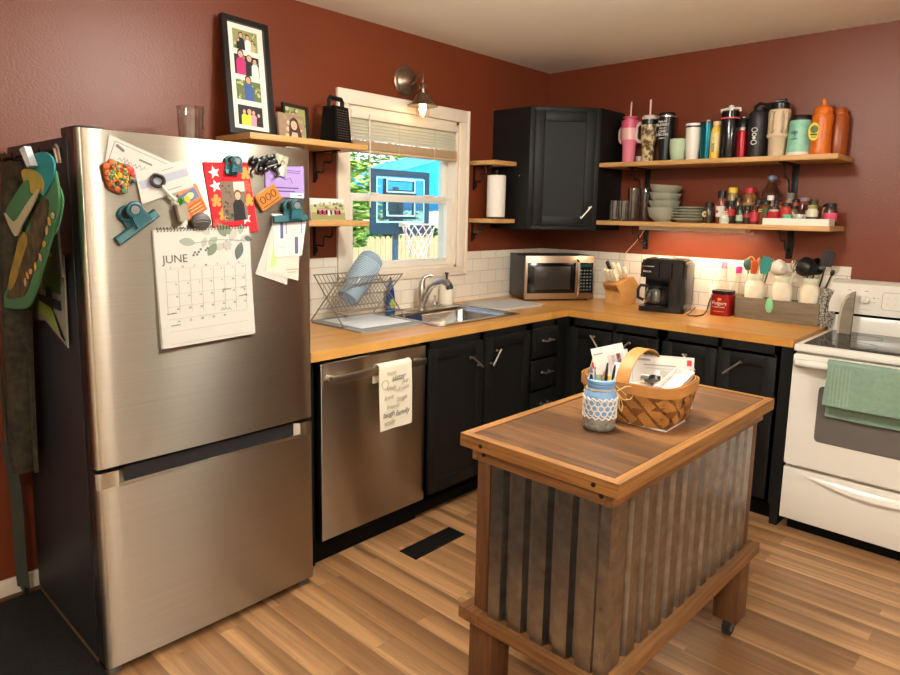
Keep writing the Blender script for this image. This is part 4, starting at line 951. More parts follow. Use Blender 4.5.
# ================================================================ wall sconce
sn = thing('wall_sconce', 'pewter gooseneck wall lamp with a clear glass shade above the window', 'lamp', (-1.372, 0, 2.175))
PEW = mat('aged_pewter', (140, 122, 106), .3, .95)
MB().lathe([(0, 0), (.082, 0), (.084, .006), (.075, .012), (.066, .013), (.06, .02), (.045, .024), (.03, .036), (.012, .04), (0, .041)], 0, 32, RX(90)).build('backplate', PEW, sn)
MB().tube([(0, -.03, -.02), (.0, -.06, -.015), (.0, -.085, .0), (0, -.1, .025), (0, -.118, .035), (0, -.134, .025), (0, -.14, .0), (0, -.14, -.03)], .007, 10).build('gooseneck_arm', PEW, sn)
SH = T(0, -.14, -.14)
MB().lathe([(.082, -.004), (.084, .0), (.06, .012), (.048, .03), (.036, .056), (.02, .064), (.019, .085), (.023, .09), (.019, .108), (.008, .115), (.0, .118)], 0, 32, SH).build('shade', PEW, sn)
MB().lathe([(.036, .01), (.037, -.04), (.034, -.058), (.0, -.062)], 0, 24, SH).build('glass_shade', pane_mat('thin_lamp_glass', (.98, .96, .93), .12), sn)
blb = MB().lathe([(.0, -.04), (.012, -.037), (.019, -.02), (.017, -.004), (.011, .012), (.011, .03), (0, .03)], 0, 16, SH)
blb.build('bulb', mat('lit_bulb', (255, 224, 180), .4, emit=(255, 214, 160), estr=30), sn)

# ================================================================ pictures and grater on the fridge shelf
def print_group(mb, M, w, h, figs, bgs, seed):
    """a printed photo: background dapples then figures (x, z, size, top, hair, skin material)"""
    rnd = random.Random(seed)
    mb.prism(rect(w, h), 0, .0003, bgs[0], M)
    for q in range(26):
        r_ = rnd.uniform(.04, .09)*h
        x, z = rnd.uniform(-w/2+r_, w/2-r_), rnd.uniform(-h/2+r_, h/2-r_)
        mb.prism([(p[0]+x, p[1]+z) for p in disc(r_, 8)], 0, .0004+q*.00001, rnd.choice(bgs[1:]), M)
    for i, (x, z, s, a, b, c) in enumerate(figs): person(mb, M @ T(x, max(z-.1*s, -h/2+s*1.42), .0007+.0004*i), s*1.42, a, b, c)
PH = [flat(c, .5) for c in ((150, 150, 96), (96, 112, 60), (190, 186, 140), (30, 32, 46), (228, 226, 226), (190, 40, 110), (24, 22, 24), (222, 172, 146), (58, 38, 28), (214, 214, 60), (232, 150, 176), (150, 122, 100), (60, 90, 150), (206, 176, 152))]
pf = thing('framed_picture', 'tall black frame with four stacked photos leaning on the wall above the fridge', 'photo frame', (-2.395, -.115, LZ1), 0, None, (-9.5, 2.2, 0))
w_, h_ = .222, .505
m = MB(); frame(m, -w_/2, w_/2, 0, h_, .024, -.026, 0); m.build('frame', mat('black_frame', (20, 17, 16), .35), pf)
MB().box(-w_/2+.02, w_/2-.02, -.012, -.004, .02, h_-.02).build('mat_board', mat('white_mat_board', (236, 230, 220), .7), pf)
for k, (figs, bg, sd) in enumerate((
    (((-.02, -.015, .028, 3, 8, 7), (.012, -.02, .026, 4, 8, 7), (-.034, -.03, .018, 6, 8, 7), (.034, -.03, .018, 2, 8, 7)), (0, 1, 2), 1),
    (((-.028, -.018, .04, 5, 8, 7), (.012, -.012, .034, 6, 11, 7), (.038, -.02, .03, 4, 6, 7)), (6, 8, 11), 2),
    (((.0, -.022, .04, 12, 8, 7),), (1, 0, 2), 3),
    (((-.03, -.02, .026, 9, 8, 7), (-.006, -.016, .026, 9, 10, 7), (.014, -.018, .026, 10, 8, 7), (.038, -.02, .022, 6, 8, 7)), (6, 8, 6), 4))):
    q = MB(); print_group(q, T(0, -.0121, h_-.09-k*.109) @ MF, .118, .086, figs, bg, sd); q.build('photo', PH, pf)
gp = thing('canvas_photo', 'unframed canvas photo of a girl resting her chin in her hands', 'photo', (-2.215, -.17, LZ1), 0, None, (-12, 3, 0))
MB().box(-.068, .068, 0, .02, .002, .118, 0, .001).build('canvas', flat((168, 142, 120), .7), gp)
q = MB(); rnd = random.Random(8); Mq = T(0, 0, .06) @ MF
q.prism(rect(.134, .114), 0, .0003, 11, Mq)
for i in range(24):
    ox, oz = rnd.uniform(-.055, .055), rnd.uniform(-.045, .045); q.prism([(p[0]+ox, p[1]+oz) for p in disc(.01, 8)], 0, .0004+.000005*i, rnd.choice((11, 13, 0)), Mq)
q.prism([(-.02, -.056), (.05, -.056), (.045, -.02), (.03, .035), (.012, .046), (-.01, .03), (-.018, -.01)], 0, .0006, 8, Mq)
q.prism([(-.012, -.056), (.03, -.056), (.024, -.025), (-.002, -.025)], 0, .0008, 7, Mq)
q.prism([(p[0]+.01, p[1]+.008) for p in disc(.016, 14, .021)], 0, .001, 7, Mq)
for x in (.004, .016): q.prism([(p[0]+x, p[1]+.012) for p in disc(.0022, 6)], 0, .0012, 8, Mq)
q.prism([(p[0]+.01, p[1]-.002) for p in disc(.005, 8, .0015)], 0, .0012, 5, Mq)
q.build('photo', PH, gp)
bf = thing('framed_picture', 'small black framed picture partly behind the canvas photo of a girl', 'photo frame', (-2.14, -.08, LZ1), 0, None, (-11, 4, 0))
m = MB(); frame(m, -.07, .07, 0, .175, .012, -.016, 0); m.build('frame', mat('black_frame', (20, 17, 16), .35), bf)
q = MB(); print_group(q, T(0, -.004, .0875) @ MF, .12, .155, ((-.01, .03, .02, 6, 8, 7),), (0, 1, 2, 1), 12); q.box(-.06, .06, -.004, 0, .01, .165, 6); q.build('photo', PH, bf)
gr = thing('box_grater', 'black four-sided box grater with a handle at the right end of the fridge shelf', 'grater', (-1.955, -.14, LZ1), 14)
def frustum(mb, w0, d0, w1, d1, z0, z1, mi=0):
    vs = [(-w0, -d0, z0), (w0, -d0, z0), (w0, d0, z0), (-w0, d0, z0), (-w1, -d1, z1), (w1, -d1, z1), (w1, d1, z1), (-w1, d1, z1)]
    mb.add(vs, [(0, 3, 2, 1), (4, 5, 6, 7), (0, 1, 5, 4), (1, 2, 6, 5), (2, 3, 7, 6), (3, 0, 4, 7)], mi)
m = MB(); frustum(m, .062, .048, .05, .036, .006, .178); m.build('body', mat('black_steel', (30, 28, 28), .3, .6), gr)
m = MB()
for i in range(7):
    for j in range(12): m.prism(disc(.0025, 6), 0, .0022, 0, T(-.036+.012*i, -.0475+.012*(.02+.0118*j)/.172, .03+.0118*j) @ RX(86))
for j in range(9): m.prism(rect(.05, .003), 0, .003, 0, T(.0615-.012*(.03+.0155*j)/.172, 0, .03+.0155*j) @ RZ(90) @ RX(90))
m.build('teeth', mat('grater_teeth', (150, 142, 134), .3, .8), gr)
MB().box(-.066, .066, -.052, .052, 0, .012, 0, .004).build('base_rim', BLACKPL, gr)
MB().tube([(-.048, 0, .176), (-.05, 0, .205), (-.04, 0, .218), (.04, 0, .218), (.05, 0, .205), (.048, 0, .176)], .011, 8).build('handle', BLACKPL, gr)
gq = thing('group_photo', 'unframed print of a wedding party standing on grass on the lower left shelf', 'photo', (-2.035, -.19, LZ2), 0, None, (-8, 0, 0))
MB().box(-.1, .1, 0, .018, 0, .103, 0, .001).build('block', flat((214, 206, 190), .7), gq)
q = MB(); Mq = T(0, 0, .0515) @ MF
q.prism(rect(.196, .1), 0, .0003, 2, Mq).prism([(-.098, -.05), (.098, -.05), (.098, -.015), (-.098, -.015)], 0, .0004, 0, Mq).prism([(-.098, .02), (.098, .026), (.098, .05), (-.098, .05)], 0, .0004, 4, Mq)
rnd = random.Random(6)
for i in range(18):
    ox, oz = rnd.uniform(-.088, .088), rnd.uniform(.005, .03); q.prism([(p[0]+ox, p[1]+oz) for p in disc(.008, 8)], 0, .0005, rnd.choice((1, 0, 2)), Mq)
for i in range(11): person(q, Mq @ T(-.06+.0125*i, -.008-.003*(i % 2), .0006+.0002*(i % 2)), .016 if i != 5 else .018, (6, 5, 3, 5, 6, 4, 6, 13, 3, 5, 6)[i], 8, 7)
q.build('photo', PH, gq)

# drinking glass behind the fridge top
def tumbler_glass(name, label, loc, r0, r1, h, group=None, facets=False, th=.003):
    o = thing(name, label, 'glass', loc, 0, group)
    pr = [(0, 0), (r0, 0), (r0+.001, .004)]+[(r0+(r1-r0)*t, h*t) for t in (.3, .6, 1)]+[(r1-th, h)]+[(r0+(r1-r0)*t-th, h*t) for t in (.6, .3)]+[(r0-th, .012), (0, .012)]
    MB().lathe(pr, 0, 10 if facets else 24).build('bowl', GLASS, o)
    return o
tumbler_glass('drinking_glass', 'clear drinking glass standing on top of the fridge at the back', (-2.735, -.26, 1.662), .042, .052, .185)

# paper towel
pt = thing('paper_towel_holder', 'white paper towel roll on an upright holder beside the corner cabinet', 'paper towel roll', (-.69, -.115, RZ2))
MB().lathe([(0, 0), (.06, 0), (.06, .006), (.052, .01), (0, .01)], 0, 28).build('base', mat('dark_bronze', (48, 42, 38), .4, .6), pt)
MB().lathe([(.02, .011), (.056, .011), (.058, .016), (.058, .262), (.056, .267), (.02, .267)], 0, 36).build('roll', mat('paper_towel_white', (240, 234, 224), .9, bump=.2, bscale=120), pt)
MB().lathe([(.0, .01), (.006, .01), (.006, .285), (.011, .288), (.011, .298), (0, .3)], 0, 12).build('rod', mat('dark_bronze', (48, 42, 38), .4, .6), pt)
MB().tube([(.062, -.02, .004), (.066, -.022, .13), (.066, -.022, .255), (.05, -.016, .27)], .0035, 8).build('tension_arm', CHROME, pt)

# ================================================================ tumblers and bottles (shelf top z = SZ)
SZ = 1.787
def bottle(name, label, cat, y, x, prof, mats, extra=None, rz=0):
    o = thing(name, label, cat, (x, y, SZ), rz)
    for nm, p, mi in prof: MB().lathe(p, 0, 24).build(nm, mats[mi], o)
    if extra: extra(o, mats)
    return o
XS = -.13
PINK = flat((226, 124, 146), .35); PINK2 = flat((228, 176, 172), .35); PINK3 = flat((206, 84, 112), .35)
def straw(o, m_, x, y, z0, z1, r_=.0045): MB().tube([(x, y, z0), (x+.002, y, z1)], r_, 8).build('straw', m_, o)
def hnd(o, m_, r_, z0, z1, out=.045, ang=180, th=.009, flatw=1):
    M = RZ(ang); c = MB(); c.tube([(r_-.006, 0, z0), (r_+out*.6, 0, z0+.004), (r_+out, 0, z0+.025), (r_+out, 0, z1-.02), (r_+out*.6, 0, z1-.002), (r_-.006, 0, z1)], th, 8, 0, False, M); return c.build('handle', m_, o)
# tumblers' handle side: towards +y (left in view) is local 90 deg
def ex(o, M_): straw(o, PINK2, .0, .0, .24, .375); hnd(o, PINK2, .05, .13, .225, .03, 78, .008)
def dome(r_, z0, z1, rl): return [(0, z0), (r_, z0), (r_, z0+.012), (rl, z0+.014), (rl, z1-.006), (rl-.008, z1), (0, z1)]
bottle('tumbler', 'pink handled tumbler with a straw beside the corner cabinet', 'tumbler', -.708, XS,
       (('body', [(0, 0), (.036, 0), (.037, .01), (.041, .11), (.0425, .12), (.049, .135), (.052, .23), (0, .232)], 0), ('colour_band', [(.0515, .215), (.0528, .216), (.0532, .245), (.0515, .246)], 2),
        ('pale_band', [(.0512, .145), (.0512, .146), (.0527, .213), (.0512, .214)], 1), ('lid', [(0, .246), (.0525, .246), (.0525, .262), (.034, .264), (.034, .272), (.044, .276), (.044, .284), (0, .286)], 2)), [PINK, PINK2, PINK3], ex)
LEO = mat('gold_leopard_print', (206, 190, 150), .3, col2=(98, 70, 40), nscale=34, contrast=.12)
def ex(o, M_): straw(o, PINK2, 0, 0, .26, .375, .006); hnd(o, flat((206, 188, 186), .4), .04, .13, .24, .04, 95, .011)
bottle('tumbler', 'leopard patterned tumbler with a pale handle and straw', 'tumbler', -.835, XS,
       (('body', [(0, 0), (.034, 0), (.035, .01), (.038, .12), (.045, .135), (.047, .235), (0, .237)], 0), ('collar', [(.0445, .225), (.048, .226), (.048, .256), (0, .258)], 1), ('lid', [(0, .258), (.044, .258), (.046, .27), (.036, .282), (0, .285)], 2)), [LEO, BLACKPL, flat((212, 196, 190), .4)], ex)
def ex(o, M_):
    t_ = MB()
    for i, (s, txt) in enumerate(((.02, 'little bit'), (.026, 'BLESSED'), (.02, 'lot of'), (.028, 'ONE'), (.024, 'STRONG'), (.018, 'mama'))):
        t_.text(txt, s*.8, T(-.052 - .0, 0.0, .235-.019*i) @ RZ(-90) @ MF, 0, .004)
    M_2 = t_.build('lettering', flat((226, 224, 220), .5), o)
bottle('tumbler', 'black tumbler with rows of white lettering', 'tumbler', -.94, XS+.01,
       (('body', [(0, 0), (.036, 0), (.037, .01), (.042, .12), (.049, .2), (.052, .262), (0, .264)], 0), ('steel_rim', [(.05, .262), (.0525, .262), (.0525, .27), (0, .271)], 1), ('lid', [(0, .271), (.052, .271), (.053, .282), (.05, .288), (0, .29)], 0)), [BLACKPL, CHROME], ex)
one('small_cup', MB().lathe([(0, 0), (.02, 0), (.023, .05), (.021, .05), (.018, .004), (0, .004)], 0, 18), flat((206, 190, 180), .4), 'small pale cup half hidden behind the leopard tumbler', 'cup', (-.06, -.745, SZ))
MINT = flat((178, 200, 170), .35)
one('cup', MB().lathe([(0, 0), (.03, 0), (.038, .012), (.047, .06), (.05, .1), (.049, .132), (.046, .132), (.046, .1), (.042, .06), (.03, .014), (0, .01)], 0, 28), MINT, 'pale green stemless cup between the black and white tumblers', 'cup', (XS, -1.025, SZ))
bottle('tumbler', 'plain white tumbler with a black slide lid', 'tumbler', -1.112, XS, (('body', [(0, 0), (.034, 0), (.035, .008), (.044, .18), (.044, .19), (0, .19)], 0), ('lid', [(0, .19), (.0435, .19), (.0435, .2), (0, .2)], 1), ('rim_band', [(.042, .2), (.0455, .2), (.0455, .213), (.04, .214), (0, .214)], 0)), [flat((234, 228, 218), .3), BLACKPL])
bottle('tumbler', 'teal metallic tumbler with a black lid', 'tumbler', -1.192, XS, (('body', [(0, 0), (.03, 0), (.031, .01), (.041, .2), (0, .2)], 0), ('lid', [(0, .2), (.0425, .2), (.0425, .216), (.03, .22), (0, .22)], 1), ('slider', [(0, .22), (.012, .22), (.012, .228), (0, .23)], 2)), [mat('teal_metal', (10, 92, 104), .25, .7), BLACKPL, flat((226, 222, 216), .4)])
ORG = flat((232, 126, 44), .35)
def ex(o, M_):
    hnd(o, ORG, .018, .135, .205, .03, -80, .007)
    t_ = MB().text('KIDS', .022, T(-.0295, .0, .07) @ RZ(-90) @ MF @ RZ(90), 0, .003); t_.build('lettering', flat((40, 40, 30), .5), o)
YEL = flat((232, 190, 66), .4)
bottle('water_bottle', 'narrow yellow and white bottle with an orange carry handle', 'bottle', -1.246, XS-.01, (('body', [(0, 0), (.026, 0), (.028, .006), (.028, .05), (0, .05)], 0), ('label_band', [(0, .05), (.0282, .05), (.0282, .15), (0, .15)], 1), ('shoulder', [(0, .15), (.028, .15), (.026, .17), (.016, .19), (0, .19)], 0), ('cap', [(0, .19), (.018, .19), (.02, .2), (.02, .215), (0, .218)], 2)), [YEL, flat((226, 206, 140), .5), flat((226, 190, 150), .4)], ex)
WHL = flat((226, 222, 216), .4)
def ex(o, M_):
    MB().tube([(0, .05, .262), (0, .055, .275), (0, .0, .283), (0, -.05, .278), (0, -.052, .262)], .0065, 8).build('carry_loop', WHL, o)
    MB().lathe([(0, .27), (.012, .27), (.013, .296), (0, .3)], 0, 14).build('spout_cap', WHL, o)
bottle('water_bottle', 'glossy black bottle with a red ring and white loop lid', 'bottle', -1.316, XS, (('body', [(0, 0), (.048, 0), (.05, .008), (.05, .2), (.048, .222), (0, .222)], 0), ('red_ring', [(0, .222), (.049, .222), (.049, .23), (0, .23)], 1), ('lid', [(0, .23), (.047, .23), (.047, .262), (.03, .268), (0, .27)], 0)), [mat('gloss_black', (22, 18, 20), .12), flat((220, 80, 96), .4)], ex)
bottle('water_bottle', 'dark red metal bottle with a black cap and steel collar', 'bottle', -1.388, XS, (('body', [(0, 0), (.03, 0), (.031, .006), (.031, .15), (.03, .156), (0, .156)], 0), ('collar', [(0, .156), (.0295, .156), (.028, .17), (0, .17)], 1), ('cap', [(0, .17), (.027, .17), (.027, .212), (.02, .222), (0, .224)], 2), ('cap_button', [(0, .224), (.007, .224), (.006, .23), (0, .23)], 3)), [mat('red_metal', (132, 24, 32), .3, .6), CHROME, BLACKPL, WHL])
def ex(o, M_):
    q = MB(); 
    for z, s in ((.15, .014), (.125, .01), (.085, .014)): q.tube([(-.0535, s*math.cos(i/14*2*PI), z+s*.8*math.sin(i/14*2*PI)) for i in range(14)], .0025, 5, 0, True)
    q.prism(star(.011, .6, 4), 0, .003, 0, T(-.052, 0, .108) @ RZ(-90) @ MF); q.build('white_marks', WHL, o)
    MB().tube([(0, .03, .272), (0, .0, .295), (0, -.03, .285), (0, -.035, .262)], .008, 8).build('carry_loop', BLACKPL, o)
bottle('shaker_bottle', 'black shaker bottle with white round marks down its side', 'bottle', -1.468, XS, (('body', [(0, 0), (.042, 0), (.044, .01), (.052, .19), (0, .19)], 0), ('lid', [(0, .19), (.053, .19), (.053, .235), (.045, .25), (.03, .254), (.028, .272), (0, .274)], 0)), [mat('matt_black', (24, 24, 25), .45)], ex)
bottle('shaker_bottle', 'tall plain black shaker bottle behind the beige tumbler', 'bottle', -1.515, -.06, (('body', [(0, 0), (.04, 0), (.042, .01), (.05, .2), (0, .2)], 0), ('lid', [(0, .2), (.051, .2), (.051, .25), (.044, .262), (.04, .285), (.03, .3), (0, .302)], 0)), [mat('matt_black', (24, 24, 25), .45)])
BEI = flat((206, 184, 154), .45)
def ex(o, M_):
    hnd(o, BEI, .05, .13, .235, .03, -140, .009); hnd(o, flat((196, 172, 140), .45), .05, .135, .235, .02, 165, .009)
    MB().tube([(0, .03, .278), (0, .025, .298), (0, -.025, .3), (0, -.03, .28)], .008, 8).build('lid_loop', BLACKPL, o)
bottle('tumbler', 'beige stepped tumbler with two handles and a black lid', 'tumbler', -1.572, XS, (('body', [(0, 0), (.04, 0), (.041, .01), (.045, .1), (.056, .112), (.056, .124), (.052, .128), (.054, .24), (.05, .25), (0, .25)], 0), ('lid', [(0, .25), (.044, .25), (.046, .28), (.036, .288), (0, .29)], 1)), [BEI, BLACKPL], ex)
SEA = mat('seafoam_print', (126, 188, 164), .5, col2=(150, 200, 176), nscale=30, contrast=.2)
def ex(o, M_):
    q = MB().text('sip', .03, T(-.056, .012, .125) @ RZ(-90) @ MF, 0, .004); q.scrawl(.03, .012, T(-.058, .03, .085) @ RZ(-90) @ MF, 0, .003, .002); q.build('lettering', flat((66, 110, 104), .6), o)
bottle('tumbler', 'seafoam green tumbler with a white base and black lid', 'tumbler', -1.68, XS, (('white_base', [(0, 0), (.058, 0), (.06, .005), (.06, .025), (0, .025)], 0), ('body', [(0, .025), (.06, .025), (.055, .13), (.054, .185), (0, .186)], 1), ('lid', [(0, .186), (.052, .186), (.052, .2), (.046, .212), (0, .214)], 2)), [flat((230, 222, 208), .5), SEA, BLACKPL], ex)
OR2 = mat('orange_plastic', (204, 102, 24), .35)
def ex(o, M_):
    q = MB(); Mb = T(-.0505, .022, .12) @ RZ(-68) @ MF
    q.prism(disc(.026, 20, .045), 0, .004, 0, Mb).prism(disc(.018, 16, .02), 0, .005, 1, Mb @ T(0, .012, 0)).prism(rect(.03, .008), 0, .0055, 2, Mb @ T(0, -.014, 0)).prism(rect(.022, .004), 0, .0055, 1, Mb @ T(0, -.027, 0)); q.build('sticker', [flat((216, 196, 50), .5), flat((92, 100, 40), .5), flat((60, 60, 36), .5)], o)
OB = (('body', [(0, 0), (.048, 0), (.05, .006), (.05, .04), (.047, .06), (.047, .15), (.05, .18), (.05, .2), (.044, .212), (0, .212)], 0), ('screw_cap', [(0, .212), (.043, .212), (.043, .228), (.036, .244), (.02, .252), (0, .253)], 0), ('nozzle', [(0, .253), (.012, .253), (.01, .268), (.012, .276), (.008, .286), (0, .287)], 0))
bottle('sports_bottle', 'bright orange squeeze bottle with a yellow sticker on the tumbler shelf', 'bottle', -1.782, XS-.01, OB, [OR2], ex)
bottle('sports_bottle', 'darker orange squeeze bottle standing behind the bright orange one', 'bottle', -1.838, -.055, (('body', [(0, 0), (.044, 0), (.046, .006), (.046, .2), (.04, .212), (0, .212)], 0), ('screw_cap', [(0, .212), (.034, .212), (.034, .235), (.026, .246), (0, .247)], 0)), [mat('deep_orange_plastic', (150, 70, 24), .35)])

# ================================================================ glasses, bowls and plates (lower shelf)
S2 = 1.436
for i, (y, x, lab) in enumerate(((-.655, -.17, 'short clear tumbler glass nearest the corner cabinet'), (-.69, -.235, 'short clear tumbler glass at the front edge of the lower shelf'), (-.722, -.14, 'short clear tumbler glass behind the front one'), (-.74, -.215, 'short clear tumbler glass next to the tall glasses'))):
    tumbler_glass('drinking_glass', lab, (x, y, S2), .034, .037, .125, 'clear glasses on the lower shelf')
tumbler_glass('drinking_glass', 'tall faceted clear glass in front, left of the bowls', (-.2, -.795, S2), .028, .036, .2, 'clear glasses on the lower shelf', True)
tumbler_glass('drinking_glass', 'tall faceted clear glass behind the front tall one', (-.11, -.825, S2), .028, .036, .2, 'clear glasses on the lower shelf', True)
STONE = mat('stoneware_grey_green', (158, 158, 140), .4)
bz = 0
for k, (r_, h, lab, tilt) in enumerate(((.098, .085, 'deep grey-green stoneware bowl at the bottom of the bowl stack', 0), (.092, .06, 'grey-green stoneware bowl second from the bottom of the stack', 0), (.094, .06, 'tilted grey-green stoneware bowl second from the top of the stack', 3.5), (.094, .06, 'tilted grey-green stoneware bowl on top of the bowl stack', 3.5))):
    m = MB().lathe([(0, 0), (r_*.5, 0), (r_*.55, .006), (r_*.86, h*.4), (r_, h), (r_-.005, h), (r_*.84, h*.42), (r_*.5, .012), (0, .01)], 0, 32)
    one('bowl', m, STONE, lab, 'bowl', (-.14, -.968, S2+bz), 0, 'stacked stoneware bowls', (tilt, 0, 0)); bz += (.066, .046, .046, 0)[k]
for k in range(5):
    r_ = .11-.002*k
    m = MB().lathe([(0, 0), (r_*.6, 0), (r_*.68, .006), (r_, .02), (r_-.001, .0235), (r_*.66, .011), (0, .008)], 0, 36)
    one('plate', m, STONE, ('grey-green plate at the bottom of the plate stack', 'grey-green plate second from the bottom of its stack', 'grey-green plate in the middle of the plate stack', 'grey-green plate second from the top of its stack', 'grey-green plate on top of the plate stack')[k], 'plate', (-.14, -1.132, S2+.0165*k), 0, 'stacked stoneware plates')
one('lid', MB().lathe([(0, 0), (.024, 0), (.026, .006), (.02, .014), (.006, .018), (0, .018)], 0, 18), GLASS, 'small clear glass lid resting on the stacked plates', 'lid', (-.12, -1.15, S2+.0165*4+.01))

# ================================================================ spices
def spice(label, y, x, r_, h, body, band, lid, z=S2, band_z=(.2, .7), lid_h=.02, lid_r=None, mark=None, name='spice_jar', neck=True, group='spice jars on the lower shelf', fill=.85):
    o = thing(name, label, 'jar' if name != 'bottle' else 'bottle', (x, y, z), 0, group)
    bh = h-lid_h; lr = lid_r or r_*.82
    MB().lathe([(0, 0), (r_*.95, 0), (r_, .004), (r_, bh*.84), (lr*.9, bh), (0, bh)], 0, 16).build('body', flat(body, .2), o)
    if band: MB().lathe([(r_*.9, bh*band_z[0]), (r_+.0007, bh*band_z[0]), (r_+.0007, bh*band_z[1]), (r_*.9, bh*band_z[1])], 0, 16).build('paper_label', flat(band, .6), o)
    MB().lathe([(0, bh), (lr, bh), (lr, h-.002), (lr-.002, h), (0, h)], 0, 16).build('lid', flat(lid, .35), o)
    if mark:
        q = MB(); Mq = T(-r_*.93, r_*.32, bh*(band_z[0]+band_z[1])/2) @ RZ(-70) @ MF
        if mark[1] == 'disc': q.prism(disc(r_*.55, 16), 0, .004, 0, Mq).prism(star(r_*.3, .5, 4), 0, .005, 1, Mq)
        else: q.prism(rect(r_*.9, r_*.5), 0, .003, 0, Mq).prism(rect(r_*.7, r_*.14), 0, .004, 1, Mq)
        q.build('label_mark', [flat(mark[0], .6), flat(mark[2], .6)], o)
    return o
DK = (22, 20, 20)
spice('small dark spice jar with a round tan emblem next to the plates', -1.262, -.2, .03, .115, (52, 40, 30), None, DK, mark=((206, 170, 110), 'disc', DK), band_z=(.25, .8))
spice('tall spice jar with a white label and black grinder lid', -1.322, -.18, .028, .18, (118, 56, 36), (226, 216, 200), DK, band_z=(.26, .68), lid_h=.04, mark=((160, 40, 36), 'rect', (60, 40, 36)))
spice('yellow-capped bottle standing in the second row of spices', -1.35, -.1, .03, .2, (150, 130, 84), (206, 186, 130), (226, 192, 60), lid_h=.028, lid_r=.024, mark=None)
spice('spice jar with a red band and black lid, third in the front row', -1.378, -.19, .03, .125, (46, 30, 26), (168, 30, 36), DK, band_z=(.42, .75), mark=((214, 200, 180), 'rect', (150, 30, 30)))
spice('short white and green jar at the very front edge among the spices', -1.368, -.245, .024, .05, (220, 220, 206), (196, 206, 180), (216, 214, 200), lid_h=.01, lid_r=.02)
spice('small spice jar with a green and white label and dark lid', -1.43, -.19, .02, .1, (60, 66, 50), (176, 190, 160), DK, band_z=(.2, .6))
spice('small dark spice jar with a narrow red label', -1.468, -.19, .021, .1, (54, 34, 28), (140, 40, 40), DK, band_z=(.45, .7))
spice('red-capped bottle with amber contents in the back row', -1.435, -.08, .04, .2, (120, 78, 40), (150, 110, 60), (178, 30, 44), lid_h=.03, lid_r=.03)
spice('pinkish red labelled spice jar in front of the decanter', -1.508, -.19, .022, .1, (120, 40, 36), (190, 50, 66), (60, 20, 22), band_z=(.2, .8))
spice('spice jar with orange contents and a black lid left of the white tray', -1.563, -.2, .031, .125, (112, 62, 28), (60, 70, 40), DK, band_z=(.55, .85), mark=((206, 160, 60), 'rect', DK))
dc = thing('decanter', 'round clear glass decanter with a blue cap behind the spices', 'decanter', (-.09, -1.55, S2))
m = MB(); pr = [(0, 0), (.05, 0), (.058, .01), (.062, .09), (.058, .15), (.042, .19), (.024, .215), (.022, .24), (.018, .24), (.02, .215), (.038, .188), (.054, .15), (.057, .09), (.052, .014), (0, .01)]
m.lathe(pr, 0, 16); m.build('bottle_glass', GLASS, dc)
MB().lathe([(0, .24), (.023, .24), (.024, .258), (.016, .264), (0, .266)], 0, 16).build('cap', flat((110, 124, 150), .35), dc)
spice('white-topped bottle in front of the decanter', -1.57, -.15, .02, .155, (150, 130, 110), (200, 190, 170), (236, 230, 222), lid_h=.025, lid_r=.017)
tr = thing('spice_tray', 'white shallow tray holding jars at the right end of the spice shelf', 'tray', (-.215, -1.735, S2), -90)
m = MB().box(-.155, .155, -.065, .065, 0, .005).box(-.155, .155, -.065, -.06, .005, .034).box(-.155, .155, .06, .065, .005, .034).box(-.155, -.15, -.06, .06, .005, .034).box(.15, .155, -.06, .06, .005, .034)
m.build('tray_body', mat('tray_white', (236, 226, 210), .5), tr)
ZT = S2+.005
spice('red labelled jar with a black lid at the left end of the white tray', -1.612, -.22, .028, .09, (200, 180, 160), (178, 30, 36), (40, 30, 30), ZT, (.3, .85), .014)
spice('taller red labelled jar with a dark red lid in the white tray', -1.665, -.2, .028, .11, (150, 70, 50), (186, 40, 40), (60, 22, 24), ZT, (.35, .85), .018)
spice('small mint green tin lying at the front of the white tray', -1.69, -.25, .024, .05, (104, 178, 144), (120, 190, 156), (110, 184, 150), ZT, (.2, .8), .01, .024)
spice('brown jar with pale spots behind the mint green tin', -1.7, -.185, .026, .095, (110, 84, 62), (206, 190, 160), DK, ZT, (.35, .65), .016)
spice('low white-topped jar right of the mint green tin', -1.745, -.245, .024, .052, (196, 182, 160), (226, 218, 206), (226, 220, 210), ZT, (.2, .8), .018, .016)
spice('dark jar with a white band near the right of the white tray', -1.765, -.195, .025, .1, (48, 40, 34), (214, 206, 190), DK, ZT, (.3, .6), .016)
spice('cream labelled jar with a dark stripe at the right end of the white tray', -1.8, -.235, .027, .098, (206, 196, 170), (60, 52, 46), (150, 136, 84), ZT, (.35, .5), .018)
spice('tall clear pepper mill behind the white tray', -1.655, -.1, .026, .17, (150, 136, 126), (120, 104, 96), (112, 104, 100), S2, (.3, .6), .03, .02)
spice('wide reddish jar with a grey lid behind the white tray', -1.72, -.1, .032, .145, (120, 56, 44), (150, 84, 64), (132, 120, 116), S2, (.2, .7), .02)
spice('spice jar with a pink label and black lid at the right end of the shelf', -1.862, -.15, .032, .115, (66, 40, 36), (204, 74, 104), DK, S2, (.25, .7), .02)
spice('slim pale jar squeezed between the pink labelled jar and the white tray', -1.826, -.09, .018, .11, (190, 176, 150), None, DK, S2, (.25, .7), .016)

